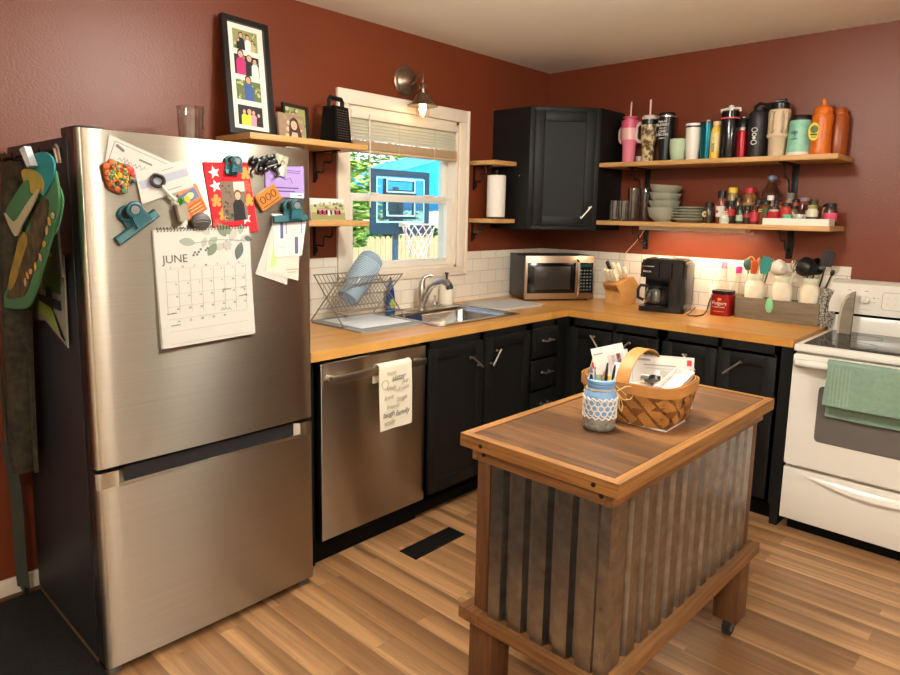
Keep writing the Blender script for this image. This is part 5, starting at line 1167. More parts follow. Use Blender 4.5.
for a in (('amber jar with a black lid in the second row left of the red-capped bottle', -1.395, -.13, .024, .145, (96, 60, 30), (190, 150, 80), DK, S2, (.45, .8), .018),
          ('brown jar with a yellow band in the second row behind the orange jar', -1.5, -.12, .026, .135, (70, 48, 32), (196, 160, 60), DK, S2, (.4, .7), .018),
          ('dark green labelled jar in the second row under the decanter neck', -1.595, -.13, .024, .13, (60, 50, 38), (70, 104, 66), DK, S2, (.3, .7), .018),
          ('small red-lidded jar behind the dark red lidded jar in the tray', -1.635, -.17, .022, .12, (150, 110, 80), (206, 190, 160), (150, 30, 34), S2, (.3, .6), .018),
          ('olive jar with a cream band at the back right of the tray', -1.775, -.12, .024, .135, (86, 78, 44), (206, 196, 170), (60, 50, 40), S2, (.35, .65), .018),
          ('paprika coloured jar between the tray jars and the wall', -1.69, -.13, .022, .135, (140, 58, 34), (180, 120, 70), DK, S2, (.3, .6), .016)):
    spice(*a)
# ================================================================ on the counter
# microwave, turned into the corner
mw = thing('microwave', 'stainless and black microwave oven set across the counter corner', 'microwave', (-.348, -.386, CT), -33); mw.scale = (.955, .96, 1)
MB().box(-.248, .248, .012, .312, .01, .292, 0, .004).build('case', mat('microwave_case', (38, 36, 36), .35), mw)
f = MB(); f.box(-.25, .25, -.006, .014, .01, .292, 0, .004); f.build('front_frame', mat('microwave_steel', (176, 158, 140), .3, .9), mw)
MB().box(-.236, .11, -.014, -.006, .05, .246, 0, .003).build('door_glass', mat('black_door_glass', (10, 10, 11), .12), mw)
MB().box(-.19, .07, -.0155, -.014, .075, .222, 0, .0005).build('door_window', mat('door_mesh', (40, 36, 34), .3), mw)
cpn = MB().box(.135, .24, -.011, -.006, .05, .246, 0, .002); cp_ = cpn.build('control_panel', mat('black_door_glass', (10, 10, 11), .12), mw)
q = MB()
for i in range(4):
    for j in range(7): q.prism(rect(.013, .008), 0, .0008, 0, T(.152+.023*i, -.011, .07+.021*j) @ MF)
q.build('keypad', flat((92, 104, 112), .5), cp_); MB().prism(rect(.08, .018), 0, .0008, 0, T(.187, -.011, .228) @ MF).build('display', mat('display_teal', (20, 60, 62), .2), cp_)
MB().tube([(.12, -.012, .262), (.121, -.034, .252), (.121, -.04, .2), (.121, -.04, .1), (.121, -.034, .04), (.12, -.012, .03)], .009, 10).build('handle', CHROME, mw)
for x in (-.22, .22):
    for y in (.04, .28): MB().cyl(.012, 0, .011, 0, 10, T(x, y, 0)).build('foot', BLACKPL, mw)
vnt = MB()
for i in range(8): vnt.box(-.2495, -.2475, .04+.02*0, .11, .07+.008*i, .073+.008*i)
vnt.build('side_vent', BLACKPL, mw)
# knife block and knives
KB = mat('bamboo_block', (208, 158, 94), .4, col2=(188, 134, 74), nscale=6, stretch=(16, 2, 2))
kb = thing('knife_block', 'light bamboo knife block between the microwave and coffee maker', 'knife block', (-.155, -.71, CT), -100)
m = MB().prism([(-.045, 0), (.09, 0), (.135, .115), (.045, .17), (-.045, .075)], -.06, .06, 0, MX(((0, 0, 1, 0), (1, 0, 0, 0), (0, 1, 0, 0), (0, 0, 0, 1))))
m = MB().prism([(-.062, 0), (.075, 0), (.12, .155), (.02, .2), (-.012, .1), (-.045, .082), (-.062, .078)], -.062, .062, 0, MX(((0, 0, 1, 0), (1, 0, 0, 0), (0, 1, 0, 0), (0, 0, 0, 1))))
m = MB()
YZX = MX(((0, 0, 1, 0), (1, 0, 0, 0), (0, 1, 0, 0), (0, 0, 0, 1)))
m.prism([(-.062, 0), (.082, 0), (.082, .09), (-.032, .082), (-.062, .075)], -.058, .058, 0, YZX)
m.prism([(-.062, .078), (.082, 0.02), (.125, .11), (.06, .175), (-.098, .128)], -.0575, .0575, 0, YZX)
m.build('block', KB, kb)
sl_ = MB()
for i in range(6): sl_.box(-.044+.0165*i, -.0405+.0165*i, -.0015, .0015, -.018, .018, 0, 0, T(0, -.083, .103) @ RX(36))
sl_.build('slots', flat((60, 36, 18), .7), kb)
WHH = flat((226, 214, 190), .4)
def knife(label, x, y, z, L, dark=False, grp='knives in the bamboo block'):
    k = thing('kitchen_knife', label, 'knife', (-.155, -.71, CT), -100, grp)
    M = T(x, y, z) @ RX(34)
    h = MB().box(-.008, .008, -.012, .012, .0, L, 0, .005, M); h.build('handle', WHH if not dark else flat((30, 30, 32), .4), k)
    MB().box(-.0012, .0012, -.009, .009, -.05, .001, 0, 0, M).build('blade', CHROME, k)
    r_ = MB()
    for q in (.25, .5, .75): r_.cyl(.0025, -.0085, .0085, 0, 8, M @ T(0, 0, L*q) @ RY(90))
    r_.build('rivet', CHROME, k)
for i, (x, y, z, L, dk, lab) in enumerate(((-.042, -.06, .148, .085, 0, 'short cream-handled knife at the front left of the block'), (-.02, -.06, .148, .085, 0, 'short cream-handled knife second from the left in the front row'), (.004, -.06, .148, .085, 0, 'short cream-handled knife in the middle of the front row'), (.03, -.06, .148, .085, 0, 'short cream-handled knife at the right of the front row'),
                                  (-.045, -.01, .164, .125, 1, 'long dark-handled sharpening steel at the back left of the block'), (-.012, -.005, .166, .115, 0, 'long cream-handled knife in the middle of the back row'), (.02, -.0, .166, .11, 0, 'long cream-handled knife at the right of the back row'), (.045, .02, .17, .08, 0, 'short cream-handled knife at the right back of the block'))):
    knife(lab, x, y, z, L, dk)
# coffee maker
cm = thing('coffee_maker', 'black drip coffee maker with a glass carafe on the counter', 'coffee maker', (-.195, -1.04, CT), -78)
GB_ = mat('satin_black', (20, 19, 19), .22)
MB().prism(rrect(.26, .27, .03), 0, .03, 0, T(0, 0, 0)).build('base', GB_, cm)
m = MB(); m.prism([(-.13, .02), (-.13, .135), (.13, .135), (.13, -.12), (.1, -.135), (.045, -.13), (.04, .02)], .03, .2); m.build('column', GB_, cm)
m = MB(); m.prism(rrect(.26, .27, .035, 5), .2, .285)
vs = len(m.v); m.prism(rrect(.25, .26, .035, 5), .285, .3); m.prism(rrect(.22, .23, .035, 5), .3, .308)
m.build('head', GB_, cm)
MB().lathe([(0, .0), (.06, 0), (.062, .006), (.05, .012), (0, .014)], 0, 28, T(-.0, -.03, .308) @ MX.Diagonal((1.1, .8, 1, 1))).build('lid_panel', mat('grey_gloss_plastic', (96, 90, 84), .25), cm)
MB().box(-.12, -.045, -.1365, -.134, .262, .268, 0, .001).build('trim_line', CHROME, cm)
MB().text('BRAUN', .014, T(-.085, -.1352, .235) @ MF, 0, .001).build('logo', flat((214, 208, 200), .5), cm)
MB().prism([(-.02, -.134), (.06, -.134), (.05, -.15), (-.01, -.15)], .2, .29, 0).build('brew_front', mat('gloss_black', (22, 18, 20), .12), cm)
cf_ = MB().lathe([(0, .032), (.055, .032), (.064, .045), (.066, .09), (.055, .13), (.045, .14), (.043, .14), (.052, .13), (.062, .09), (.06, .047), (.052, .036), (0, .036)], 0, 28, T(-.045, -.055, 0)); cfo = cf_.build('carafe', GLASS, cm)
MB().lathe([(0, .14), (.05, .138), (.05, .152), (.03, .158), (0, .158)], 0, 24, T(-.045, -.055, 0)).build('carafe_lid', BLACKPL, cfo)
MB().tube([(-.09, -.075, .145), (-.13, -.09, .148), (-.142, -.094, .12), (-.14, -.093, .075), (-.11, -.082, .06)], .01, 8).build('carafe_handle', BLACKPL, cfo)
MB().cyl(.06, .03, .032, 0, 24, T(-.045, -.055, 0)).build('warming_plate', mat('hot_plate', (60, 58, 56), .35, .6), cm)
MB().box(.1305, .133, -.1, .11, .05, .28, 0, .001).build('side_panel', mat('dark_grey_panel', (44, 42, 41), .35), cm)
one('power_cord', MB().tube([(-.1, -1.182, CT+.02), (-.2, -1.2, CT+.005), (-.3, -1.222, CT+.005), (-.345, -1.255, CT+.005), (-.32, -1.287, CT+.005), (-.24, -1.29, CT+.005), (-.14, -1.262, CT+.006), (-.06, -1.24, CT+.012), (-.03, -1.236, CT+.05), (-.026, -1.245, CT+.085), (-.026, -1.258, 1.008)], .0035, 8), BLACKPL, 'black power cord looping on the counter beside the coffee maker', 'cord')
op = thing('wall_outlet', 'white wall outlet with a plug behind the red tub', 'outlet', (-.009, -1.258, 1.02))
MB().box(-.005, 0, -.036, .036, -.058, .058, 0, .002).build('cover_plate', mat('outlet_white', (228, 222, 210), .4), op)
MB().box(-.025, -.005, -.014, .014, -.03, .0, 0, .004).build('plug', flat((190, 186, 180), .4), op)
# red coffee tub
rt = thing('coffee_tub', 'red plastic ground coffee tub with a black lid on the counter', 'tub', (-.125, -1.352, CT))
MB().prism(rrect(.112, .112, .03, 5), 0, .115).build('body', mat('red_plastic', (140, 14, 20), .3), rt)
MB().prism(rrect(.104, .104, .03, 5), .115, .128).build('neck', mat('red_plastic', (140, 14, 20), .3), rt)
MB().prism(rrect(.11, .11, .03, 5), .124, .142).build('lid', BLACKPL, rt)
ct_ = MB(); Mt = T(-.0565, 0, 0) @ RZ(-90) @ MF
ct_.text('Folgers', .028, Mt @ T(0, .072, 0), 0, .001, shear=.15).text('CLASSIC ROAST', .0095, Mt @ T(0, .05, 0), 0, .001); ct_.prism(disc(.012, 14, .008), 0, .001, 1, Mt @ T(0, .095, 0)).prism(rect(.06, .003), 0, .001, 1, Mt @ T(0, .025, 0))
ct_.build('label_print', [flat((236, 224, 206), .5), flat((216, 150, 40), .5)], rt)
# oil bottles
def oil(label, y, capc, h, body, bx=-.045):
    o = thing('oil_bottle', label, 'bottle', (bx, y, CT), 0, None)
    MB().lathe([(0, 0), (.033, 0), (.035, .006), (.035, h*.6), (.03, h*.68), (.014, h*.8), (.013, h), (0, h)], 0, 20).build('body', body, o)
    MB().lathe([(0, h), (.016, h), (.016, h+.035), (.014, h+.038), (0, h+.038)], 0, 16).build('cap', capc, o)
    MB().lathe([(.034, h*.15), (.0357, h*.15), (.0357, h*.5), (.034, h*.5)], 0, 20).build('paper_label', flat((120, 112, 70), .6), o)
oil('clear bottle with a pale pink cap behind the red tub', -1.315, flat((214, 120, 140), .4), .262, pane_mat('clear_plastic', (.97, .95, .92), .12))
oil('clear bottle with a bright magenta cap left of the white jars', -1.4, flat((206, 24, 112), .35), .24, pane_mat('clear_plastic', (.97, .95, .92), .12))
one('spray_bottle', MB().lathe([(0, 0), (.026, 0), (.027, .1), (.018, .115), (.018, .12), (0, .12)], 1, 18).lathe([(0, .12), (.02, .12), (.02, .138), (.014, .142), (0, .142)], 0, 18), [BLACKPL, flat((214, 206, 196), .4)], 'small white bottle with a black top behind the wooden jar box', 'bottle', (-.05, -1.475, CT))

# wooden jar box and its jars
GW = mat('weathered_grey_wood', (128, 112, 90), .8, col2=(96, 84, 68), nscale=5, stretch=(2, 2, 22), contrast=.5, bump=.3, bscale=60)
wb = thing('wooden_box', 'weathered grey wooden box holding three white jars', 'box', (-.105, -1.645, CT), -90)
L2 = .212; m = MB()
m.box(-L2, L2, -.052, -.04, 0, .118, 0, .002); m.build('front_board', GW, wb)
MB().box(-L2, L2, .04, .052, 0, .118, 0, .002).build('back_board', GW, wb)
for s in (-1, 1): MB().box(min(s*L2, s*(L2-.012)), max(s*L2, s*(L2-.012)), -.04, .04, 0, .118, 0, .002).build('end_board', GW, wb)
MB().box(-L2+.012, L2-.012, -.04, .04, 0, .012).build('bottom_board', GW, wb)
tg = one('seed_pod_ornament', MB().lathe([(0, -.042), (.012, -.036), (.02, -.012), (.019, .012), (.012, .034), (.003, .042), (0, .042)], 0, 20, MX.Diagonal((1, .3, 1, 1))), mat('pale_green_glaze', (130, 196, 142), .3), 'pale green oval ornament hanging on the front of the wooden box', 'ornament', (-.166, -1.615, CT+.088), -90)
JW = mat('chalk_white_jar', (232, 222, 200), .6, col2=(214, 196, 168), nscale=9, contrast=.35)
def jar(label, y):
    j = thing('painted_jar', label, 'jar', (-.105, y, CT+.012), 0, 'white painted jars in the wooden box')
    MB().lathe([(0, 0), (.045, 0), (.051, .008), (.051, .165), (.047, .185), (.038, .198), (.038, .204), (0, .204)], 0, 28).build('body', JW, j)
    m = MB().lathe([(.034, .204), (.041, .205), (.041, .21), (.039, .212), (.041, .216), (.041, .232), (.039, .236), (.034, .236), (.034, .21)], 0, 28); m.build('rim', mat('jar_rim_celadon', (206, 206, 180), .5), j)
    return j
jar('white painted jar with teal and orange utensils, left in the wooden box', -1.515); jar('white painted jar with white utensils, middle of the wooden box', -1.655); jar('white painted jar with black utensils, right in the wooden box', -1.793)
def uten(name, label, y, dy, dx, h, head, col, x=-.105, group=None, hs=1, rot=0):
    """a utensil standing in a jar: stick plus shaped head"""
    z0 = CT+.03; u = thing(name, label, 'utensil', (x, y, z0), 0, group)
    top = V((dx, dy, h)); MB().tube([(0, 0, 0), top*.6, top], .004, 6).build('handle', col[0], u)
    M = MX.Translation(top) @ V((dx, dy, h)).to_track_quat('Z', 'Y').to_matrix().to_4x4() @ RZ(rot)
    m = MB()
    if head == 'spatula': m.prism([(-.016*hs, -.005), (.016*hs, -.005), (.026*hs, .03), (.024*hs, .085*hs), (-.022*hs, .08*hs), (-.026*hs, .03)], -.004, .004, 0, M @ RZ(90) @ MF)
    elif head == 'spoon': m.lathe([(0, 0), (.012, .006), (.022, .03), (.022, .045), (.014, .064), (0, .07)], 0, 16, M @ MX.Diagonal((.45*hs, hs, hs, 1)))
    elif head == 'ladle': m.lathe([(0, -.035), (.025, -.028), (.04, .0), (.042, .02), (.038, .02), (.022, -.022), (0, -.03)], 0, 20, M @ RY(-75) @ MX.Diagonal((hs, hs, hs, 1)))
    elif head == 'loop':
        m.tube([(0, .016*math.sin(i/16*2*PI)*hs, .02+.022*math.cos(i/16*2*PI)*hs) for i in range(16)], .0028, 6, 0, True, M)
    elif head == 'whisk':
        for q in range(5): m.tube([(.0, 0, 0), (.022*math.cos(q*PI/5), .022*math.sin(q*PI/5), .03), (.018*math.cos(q*PI/5), .018*math.sin(q*PI/5), .06), (0, 0, .075), (-.018*math.cos(q*PI/5), -.018*math.sin(q*PI/5), .06), (-.022*math.cos(q*PI/5), -.022*math.sin(q*PI/5), .03), (0, 0, 0)], .0018, 5, 0, False, M)
    elif head == 'slotted':
        m.prism(rrect(.06*hs, .085*hs, .015), -.003, .003, 0, M @ T(0, 0, .035) @ RZ(90) @ MF)
        for q in (-.016, 0, .016): m.box(-.0045, -.003, q*hs-.003, q*hs+.003, .01, .06, 1, 0, M)
    m.build('head', col[1:], u)
TE = flat((40, 126, 120), .5); OG = flat((196, 84, 40), .5); WDN = flat((196, 140, 84), .6); GN = flat((56, 92, 84), .5); WU = flat((222, 216, 204), .4); BU = flat((20, 20, 21), .4); BU2 = flat((40, 40, 42), .5)
J1, J2, J3 = -1.515, -1.655, -1.793
uten('spatula', 'teal silicone spatula leaning right in the left jar', J1-.008, -.035, -.01, .225, 'spatula', (WDN, TE), hs=1.1, rot=20)
uten('spoon_utensil', 'teal-grey spoon leaning left in the left jar', J1+.012, .03, -.01, .232, 'spoon', (GN, GN))
uten('spatula', 'orange-red spatula in the middle of the left jar', J1, .008, -.012, .225, 'spatula', (OG, OG), hs=.8)
uten('utensil_loop', 'copper wire loop handle sticking out of the left jar', J1+.012, .02, .0, .268, 'loop', (WDN, flat((206, 150, 90), .35)), hs=1.1)
uten('wooden_spoon', 'brown wooden spoon handle standing in the left jar', J1-.002, -.004, .01, .26, 'spoon', (WDN, WDN), hs=.7)
uten('whisk', 'green-handled wire whisk at the right of the left jar', J1-.012, -.045, .012, .235, 'whisk', (GN, flat((150, 170, 150), .4)))
uten('measuring_cup', 'white scoop facing out of the middle jar', J2+.004, .01, -.02, .262, 'ladle', (WU, WU), hs=1.0)
uten('measuring_cup', 'white scoop turned left in the middle jar', J2+.01, .028, .0, .25, 'ladle', (WU, WU), hs=.8)
uten('whisk', 'wire whisk leaning right in the middle jar', J2-.012, -.036, .0, .24, 'whisk', (WU, flat((180, 178, 170), .35, 1)), hs=.8)
uten('utensil_loop', 'thin wire loop standing at the right of the middle jar', J2-.014, -.046, .01, .258, 'loop', (CHROME, CHROME), hs=.8)
uten('ladle', 'big round black ladle in the right jar', J3+.006, .012, -.02, .272, 'ladle', (BU, BU), hs=1.25)
uten('ladle', 'black ladle behind the big one in the right jar', J3, -.005, .02, .275, 'ladle', (BU, BU), hs=1.1)
uten('slotted_turner', 'black slotted turner standing highest in the right jar', J3-.012, -.05, .0, .29, 'slotted', (BU, BU, BU2), hs=1.0, rot=15)
uten('spoon_utensil', 'black spoon handle leaning right out of the right jar', J3-.016, -.075, .0, .235, 'spoon', (BU, BU), hs=.5)
# mitt and napkin holder by the stove
om = thing('oven_mitt', 'black and white paisley oven mitt standing between the box and stove', 'oven mitt', (-.12, -1.872, CT), -76)
PAIS = mat('paisley_cloth', (176, 168, 154), .9, col2=(40, 37, 36), nscale=150, contrast=.25, detail=2)
def mt(u, v): return (-.022+.05*u+.01*v, -.03+.02*math.sin(PI*u)*-.6-.0*v+.03*v*v, .205*v)
MB().prism([(-.03, 0), (.002, 0), (.004, .1), (.012, .2), (-.014, .205), (-.034, .12)], -.012, .012, 0, T(0, -.01, 0) @ MF).build('thumb_side', PAIS, om)
MB().prism([(0.002, 0), (.04, 0), (.05, .09), (.046, .19), (.02, .2), (.008, .1)], -.012, .012, 0, T(0, .0, 0) @ MF).build('palm_side', PAIS, om)
MB().prism([(-.004, .0), (.006, .0), (.014, .2), (.004, .2)], -.008, .008, 0, T(0, .002, 0) @ MF).build('dark_lining', flat((34, 32, 32), .9), om)
nh = thing('napkin_holder', 'grey curved wooden holder leaning beside the stove control panel', 'holder', (-.19, -1.958, .903), -86)
m = MB(); cv = [(-.012+.0*t, 0) for t in (0,)]
out = [(.0, 0), (.058, 0), (.06, .215), (.045, .21), (.02, .185), (.005, .14), (-.002, .08)]
inn = [(.012, .0), (.02, .0), (.02, .07), (.026, .13), (.036, .17), (.05, .19), (.046, .196), (.03, .178), (.018, .135), (.012, .08)]
m.prism(out, -.018, .018, 0, MF); m.build('curved_panel', mat('driftwood_grey', (128, 116, 98), .6, col2=(108, 96, 80), nscale=5, stretch=(2, 2, 14)), nh)
MB().prism([(p[0]-.012, p[1]) for p in inn], -.02, .02, 0, MF).build('front_slat', mat('pale_slat', (176, 164, 138), .5), nh)

# ---------------------------------------------------------------- sink side
MATG = mat('grey_microfibre', (138, 138, 136), .95, bump=.4, bscale=300)
dm = thing('drying_mat', 'grey drying mat with a pale centre under the wire dish rack', 'mat', (-1.86, -.262, CT))
MB().prism(rrect(.4, .42, .04, 6), 0, .009).build('mat_body', MATG, dm)
MB().box(-.15, .17, -.14, .17, .009, .011, 0, .0008).build('pale_center', mat('pale_mat_center', (214, 216, 220), .9, bump=.3, bscale=300), dm)
dm2 = thing('drying_mat', 'light grey drying mat lying between the sink and microwave', 'mat', (-.79, -.28, CT), -6)
MB().prism(rrect(.4, .33, .05, 6), 0, .009).build('mat_body', mat('light_grey_microfibre', (186, 186, 182), .95, bump=.4, bscale=300), dm2)
dr_ = thing('dish_rack', 'chrome wire folding dish rack on the grey drying mat', 'dish rack', (-1.86, -.2, CT+.009))
WR = mat('rack_wire', (170, 160, 148), .3, .9)
RL = .2; m = MB()
# X shaped ends
A1, A2, B1, B2 = (-.13, 0), (.1, .23), (.13, 0), (-.1, .23)   # y, z
for x in (-RL, RL):
    m.tube([(x, *A1), (x, *A2)], .0032, 6).tube([(x, *B1), (x, *B2)], .0032, 6)
for yz in (A2, B2, (0, .13), (-.065, .065), (.065, .065), (.06, .19), (-.06, .19)): m.tube([(-RL-.005, *yz), (RL+.005, *yz)], .0032, 6)
m.build('frame', WR, dr_)
m = MB()
for i in range(1, 17):
    x = -RL+i*2*RL/17
    m.tube([(x, *A2), (x, .004, .13), (x, -.004, .13), (x, *B2)], .0018, 5)
    m.tube([(x, .06, .07), (x, .004, .125)], .0018, 5).tube([(x, -.06, .07), (x, -.004, .125)], .0018, 5)
m.build('tines', WR, dr_)
m = MB()
for z in (.05,): m.tube([(-RL+.04, -.11, z), (RL-.03, -.11, z), (RL-.03, -.02, z), (-RL+.04, -.02, z)], .0028, 6, 0, True)
m.build('lower_tray', WR, dr_)
BP = mat('translucent_blue', (186, 210, 228), .15, trans=.5, ior=1.2)
jg = thing('water_pitcher', 'large translucent blue bottle drying upside down in the wire rack', 'bottle', (-1.935, -.2, CT+.125), 0, None, (-6, 44, 0)); jg.scale = (1, 1, 1.14)
MB().lathe([(0, 0), (.052, 0), (.055, .006), (.056, .06), (.062, .08), (.064, .2), (.062, .225), (.05, .24), (.044, .242), (.042, .236), (.03, .233), (0, .233)], 0, 32).build('body', BP, jg)
m = MB()
for k in range(14):
    m.tube([(.0655*math.cos(i/24*2*PI), .0655*math.sin(i/24*2*PI), .085+.0085*k) for i in range(24)], .0009, 4, 0, True)
m.build('ribs', mat('pale_blue_rib', (196, 216, 230), .3), jg)
sb = thing('dish_soap_bottle', 'blue dish soap bottle standing behind the dish rack', 'bottle', (-1.528, -.065, CT))
MB().lathe([(0, 0), (.028, 0), (.031, .008), (.031, .08), (.024, .12), (.018, .145), (.012, .155), (0, .155)], 0, 20, MX.Diagonal((1, .6, 1, 1))).build('body', mat('blue_soap', (40, 84, 150), .15, trans=.3), sb)
MB().prism(disc(.02, 14, .026), 0, .001, 0, T(0, -.0185, .05) @ MF).build('paper_label', flat((170, 196, 90), .5), sb)
MB().lathe([(0, .155), (.011, .155), (.011, .172), (.006, .178), (.005, .195), (0, .196)], 0, 12).build('cap', flat((60, 76, 112), .4), sb)
spd = thing('soap_dispenser', 'cream soap dispenser with a black pump beside the faucet', 'soap dispenser', (-1.07, -.06, CT+.006))
MB().lathe([(0, 0), (.04, 0), (.043, .006), (.043, .095), (.038, .112), (.02, .122), (.018, .126), (0, .126)], 0, 28).build('body', mat('cream_ceramic', (236, 228, 206), .3), spd)
MB().lathe([(0, .126), (.019, .126), (.019, .145), (.009, .15), (.006, .155), (.006, .178), (.012, .18), (.012, .19), (0, .192)], 0, 16).build('pump', BLACKPL, spd)
MB().tube([(0, 0, .185), (-.02, -.02, .187), (-.03, -.03, .18)], .005, 8).build('nozzle', BLACKPL, spd)
one('dish_cloth', MB().sheet(lambda u, v: (-1.545+.13*u, -.192-.006*math.sin(v*6)-.006*v, CT-.01-.09*v), 8, 8, .005), mat('navy_cloth', (34, 50, 92), .9, col2=(20, 30, 58), nscale=60), 'dark blue cloth hanging inside the back left of the sink', 'cloth')
# ================================================================ rolling island
IZ = .863; IYAW = -.86; IX, IY = -2.122, -1.84
isl = thing('kitchen_island', 'rolling kitchen island with a plank top and corrugated metal sides', 'kitchen island', (IX, IY, 0), IYAW)
IL, IW = 1.04, .49
TOPW = brick_mat('weathered_planks', (134, 90, 50), (88, 58, 32), (40, 26, 16), 2.0, .142, .0016, rot=(0, 0, 90), rough=.42, streak=(48, 33, 23), streak_scale=(2.2, 34, 2), streak_amt=.9, streak2=(150, 104, 64), bump=.3, offset=(.7, .03, 0))
def grain(name, c1, c2, st): return mat(name, c1, .5, col2=c2, nscale=4, stretch=st, contrast=.55, detail=6, bump=.15, bscale=30)
EDX = grain('stained_edge_x', (166, 114, 58), (90, 59, 30), (1.2, 30, 30)); EDY = grain('stained_edge_y', (166, 114, 58), (90, 59, 30), (30, 1.2, 30)); EDZ = grain('stained_post', (112, 72, 40), (66, 42, 24), (16, 16, 1.2))
APX = grain('stained_apron_x', (142, 96, 52), (76, 51, 28), (1.2, 30, 30)); APY = grain('stained_apron_y', (142, 96, 52), (76, 51, 28), (30, 1.2, 30))
h, w = IL/2, IW/2
MB().box(-h+.03, h-.03, -w+.03, w-.03, IZ-.022, IZ-.0015).build('plank_top', TOPW, isl)
fz = IZ-.036
def trimpiece(poly, m_): return MB().prism(poly, fz, IZ).build('edge_trim', m_, isl)
e = .026
trimpiece([(-h, -w), (h, -w), (h-e, -w+e), (-h+e, -w+e)], EDX); trimpiece([(-h, w), (-h+e, w-e), (h-e, w-e), (h, w)], EDX)
trimpiece([(-h, -w), (-h+e, -w+e), (-h+e, w-e), (-h, w)], EDY); trimpiece([(h, -w), (h, w), (h-e, w-e), (h-e, -w+e)], EDY)
a = .024; AZ = .788
MB().box(-h+a, h-a, -w+a, -w+a+.02, AZ, fz, 0, .002).build('apron_board', APX, isl); MB().box(-h+a, h-a, w-a-.02, w-a, AZ, fz, 0, .002).build('apron_board', APX, isl)
MB().box(-h+a, -h+a+.02, -w+a+.02, w-a-.02, AZ, fz, 0, .002).build('apron_board', APY, isl); MB().box(h-a-.02, h-a, -w+a+.02, w-a-.02, AZ, fz, 0, .002).build('apron_board', APY, isl)
nl = MB()
for y in (-.18, .17): nl.cyl(.006, 0, .0022, 0, 10, T(-h-.0002, y, IZ-.02) @ RY(-90)).cyl(.006, 0, .0022, 0, 10, T(-h+a-.0002, y*1.05, .81) @ RY(-90))
nl.build('nail_head', flat((40, 28, 22), .5, .4), isl)
DZ = .344
# corrugated skins
GALV = mat('galvanised_steel', (170, 172, 175), .3, 1, col2=(128, 128, 128), nscale=24, contrast=.5, detail=8, bump=.12, bscale=70)
def corr(length, n, z0, z1, dep=.021):
    """box-rib sheet along x from 0 to length, ribs standing out to -y"""
    P = length/n; pts = []
    for i in range(n):
        x = i*P; pts += [(x, 0), (x+.2*P, 0), (x+.29*P, -dep), (x+.86*P, -dep), (x+.95*P, 0)]
    pts.append((length, 0)); th = .0012
    vs = []; fs = []; k = len(pts)
    for dy in (0, th):
        for z in (z0, z1): vs += [(x, y+dy, z) for x, y in pts]
    for i in range(k-1):
        fs += [(i, i+1, k+i+1, k+i), (2*k+i, 3*k+i, 3*k+i+1, 2*k+i+1), (i, 2*k+i, 2*k+i+1, i+1), (k+i, k+i+1, 3*k+i+1, 3*k+i)]
    fs += [(0, k, 3*k, 2*k), (k-1, 3*k-1, 4*k-1, 2*k-1)]
    return MB().add(vs, fs)
ii = .048
o = corr(IL-2*ii-.03, 12, DZ, AZ+.03, .016).build('corrugated_panel', GALV, isl); o.location = (-h+ii, -w+ii, 0)
o = corr(IL-2*ii-.03, 12, DZ, AZ+.03, .016).build('corrugated_panel', GALV, isl); o.location = (h-ii, w-ii, 0); o.rotation_euler = (0, 0, PI)
o = corr(IW-2*ii-.03, 5, DZ, AZ+.03).build('corrugated_panel', GALV, isl); o.location = (-h+ii, w-ii-.025, 0); o.rotation_euler = (0, 0, -PI/2)
o = corr(IW-2*ii-.03, 5, DZ, AZ+.03).build('corrugated_panel', GALV, isl); o.location = (h-ii, -w+ii, 0); o.rotation_euler = (0, 0, PI/2)
ca_ = MB().box(-h+ii-.016, -h+ii-.0135, -w+ii-.016, -w+ii+.012, DZ, AZ+.03).box(-h+ii-.016, -h+ii+.022, -w+ii-.017, -w+ii-.0145, DZ, AZ+.03)
for z in (.4, .52, .64, .76): ca_.cyl(.005, 0, .003, 0, 8, T(-h+ii-.0155, -w+ii-.002, z) @ RY(-90)).cyl(.005, 0, .003, 0, 8, T(-h+ii+.012, -w+ii-.0165, z) @ RX(90))
ca_.build('corner_angle', GALV, isl)
for sx in (-1, 1):
    for sy in (-1, 1):
        if (sx, sy) == (-1, -1): x0, y0 = -h+ii+.004, -w+ii+.004
        else: x0 = (-h+ii-.012) if sx < 0 else (h-ii+.012-.045); y0 = (-w+ii-.012) if sy < 0 else (w-ii+.012-.045)
        MB().box(x0, x0+.045, y0, y0+.045, DZ, AZ+.035, 0, .002).build('corner_post', EDZ, isl)
MB().box(-h+.06, h-.06, -w+.06, w-.06, DZ-.02, DZ-.002).build('bottom_shelf', APX, isl)
dz0 = DZ-.036; DL, DW = h-.006, w-.002
MB().box(-DL, DL, -DW, -DW+.07, dz0, DZ, 0, .002).build('deck_rail', APX, isl); MB().box(-DL, DL, DW-.07, DW, dz0, DZ, 0, .002).build('deck_rail', APX, isl)
MB().box(-DL, -DL+.07, -DW+.07, DW-.07, dz0, DZ, 0, .002).build('deck_rail', APY, isl); MB().box(DL-.07, DL, -DW+.07, DW-.07, dz0, DZ, 0, .002).build('deck_rail', APY, isl)
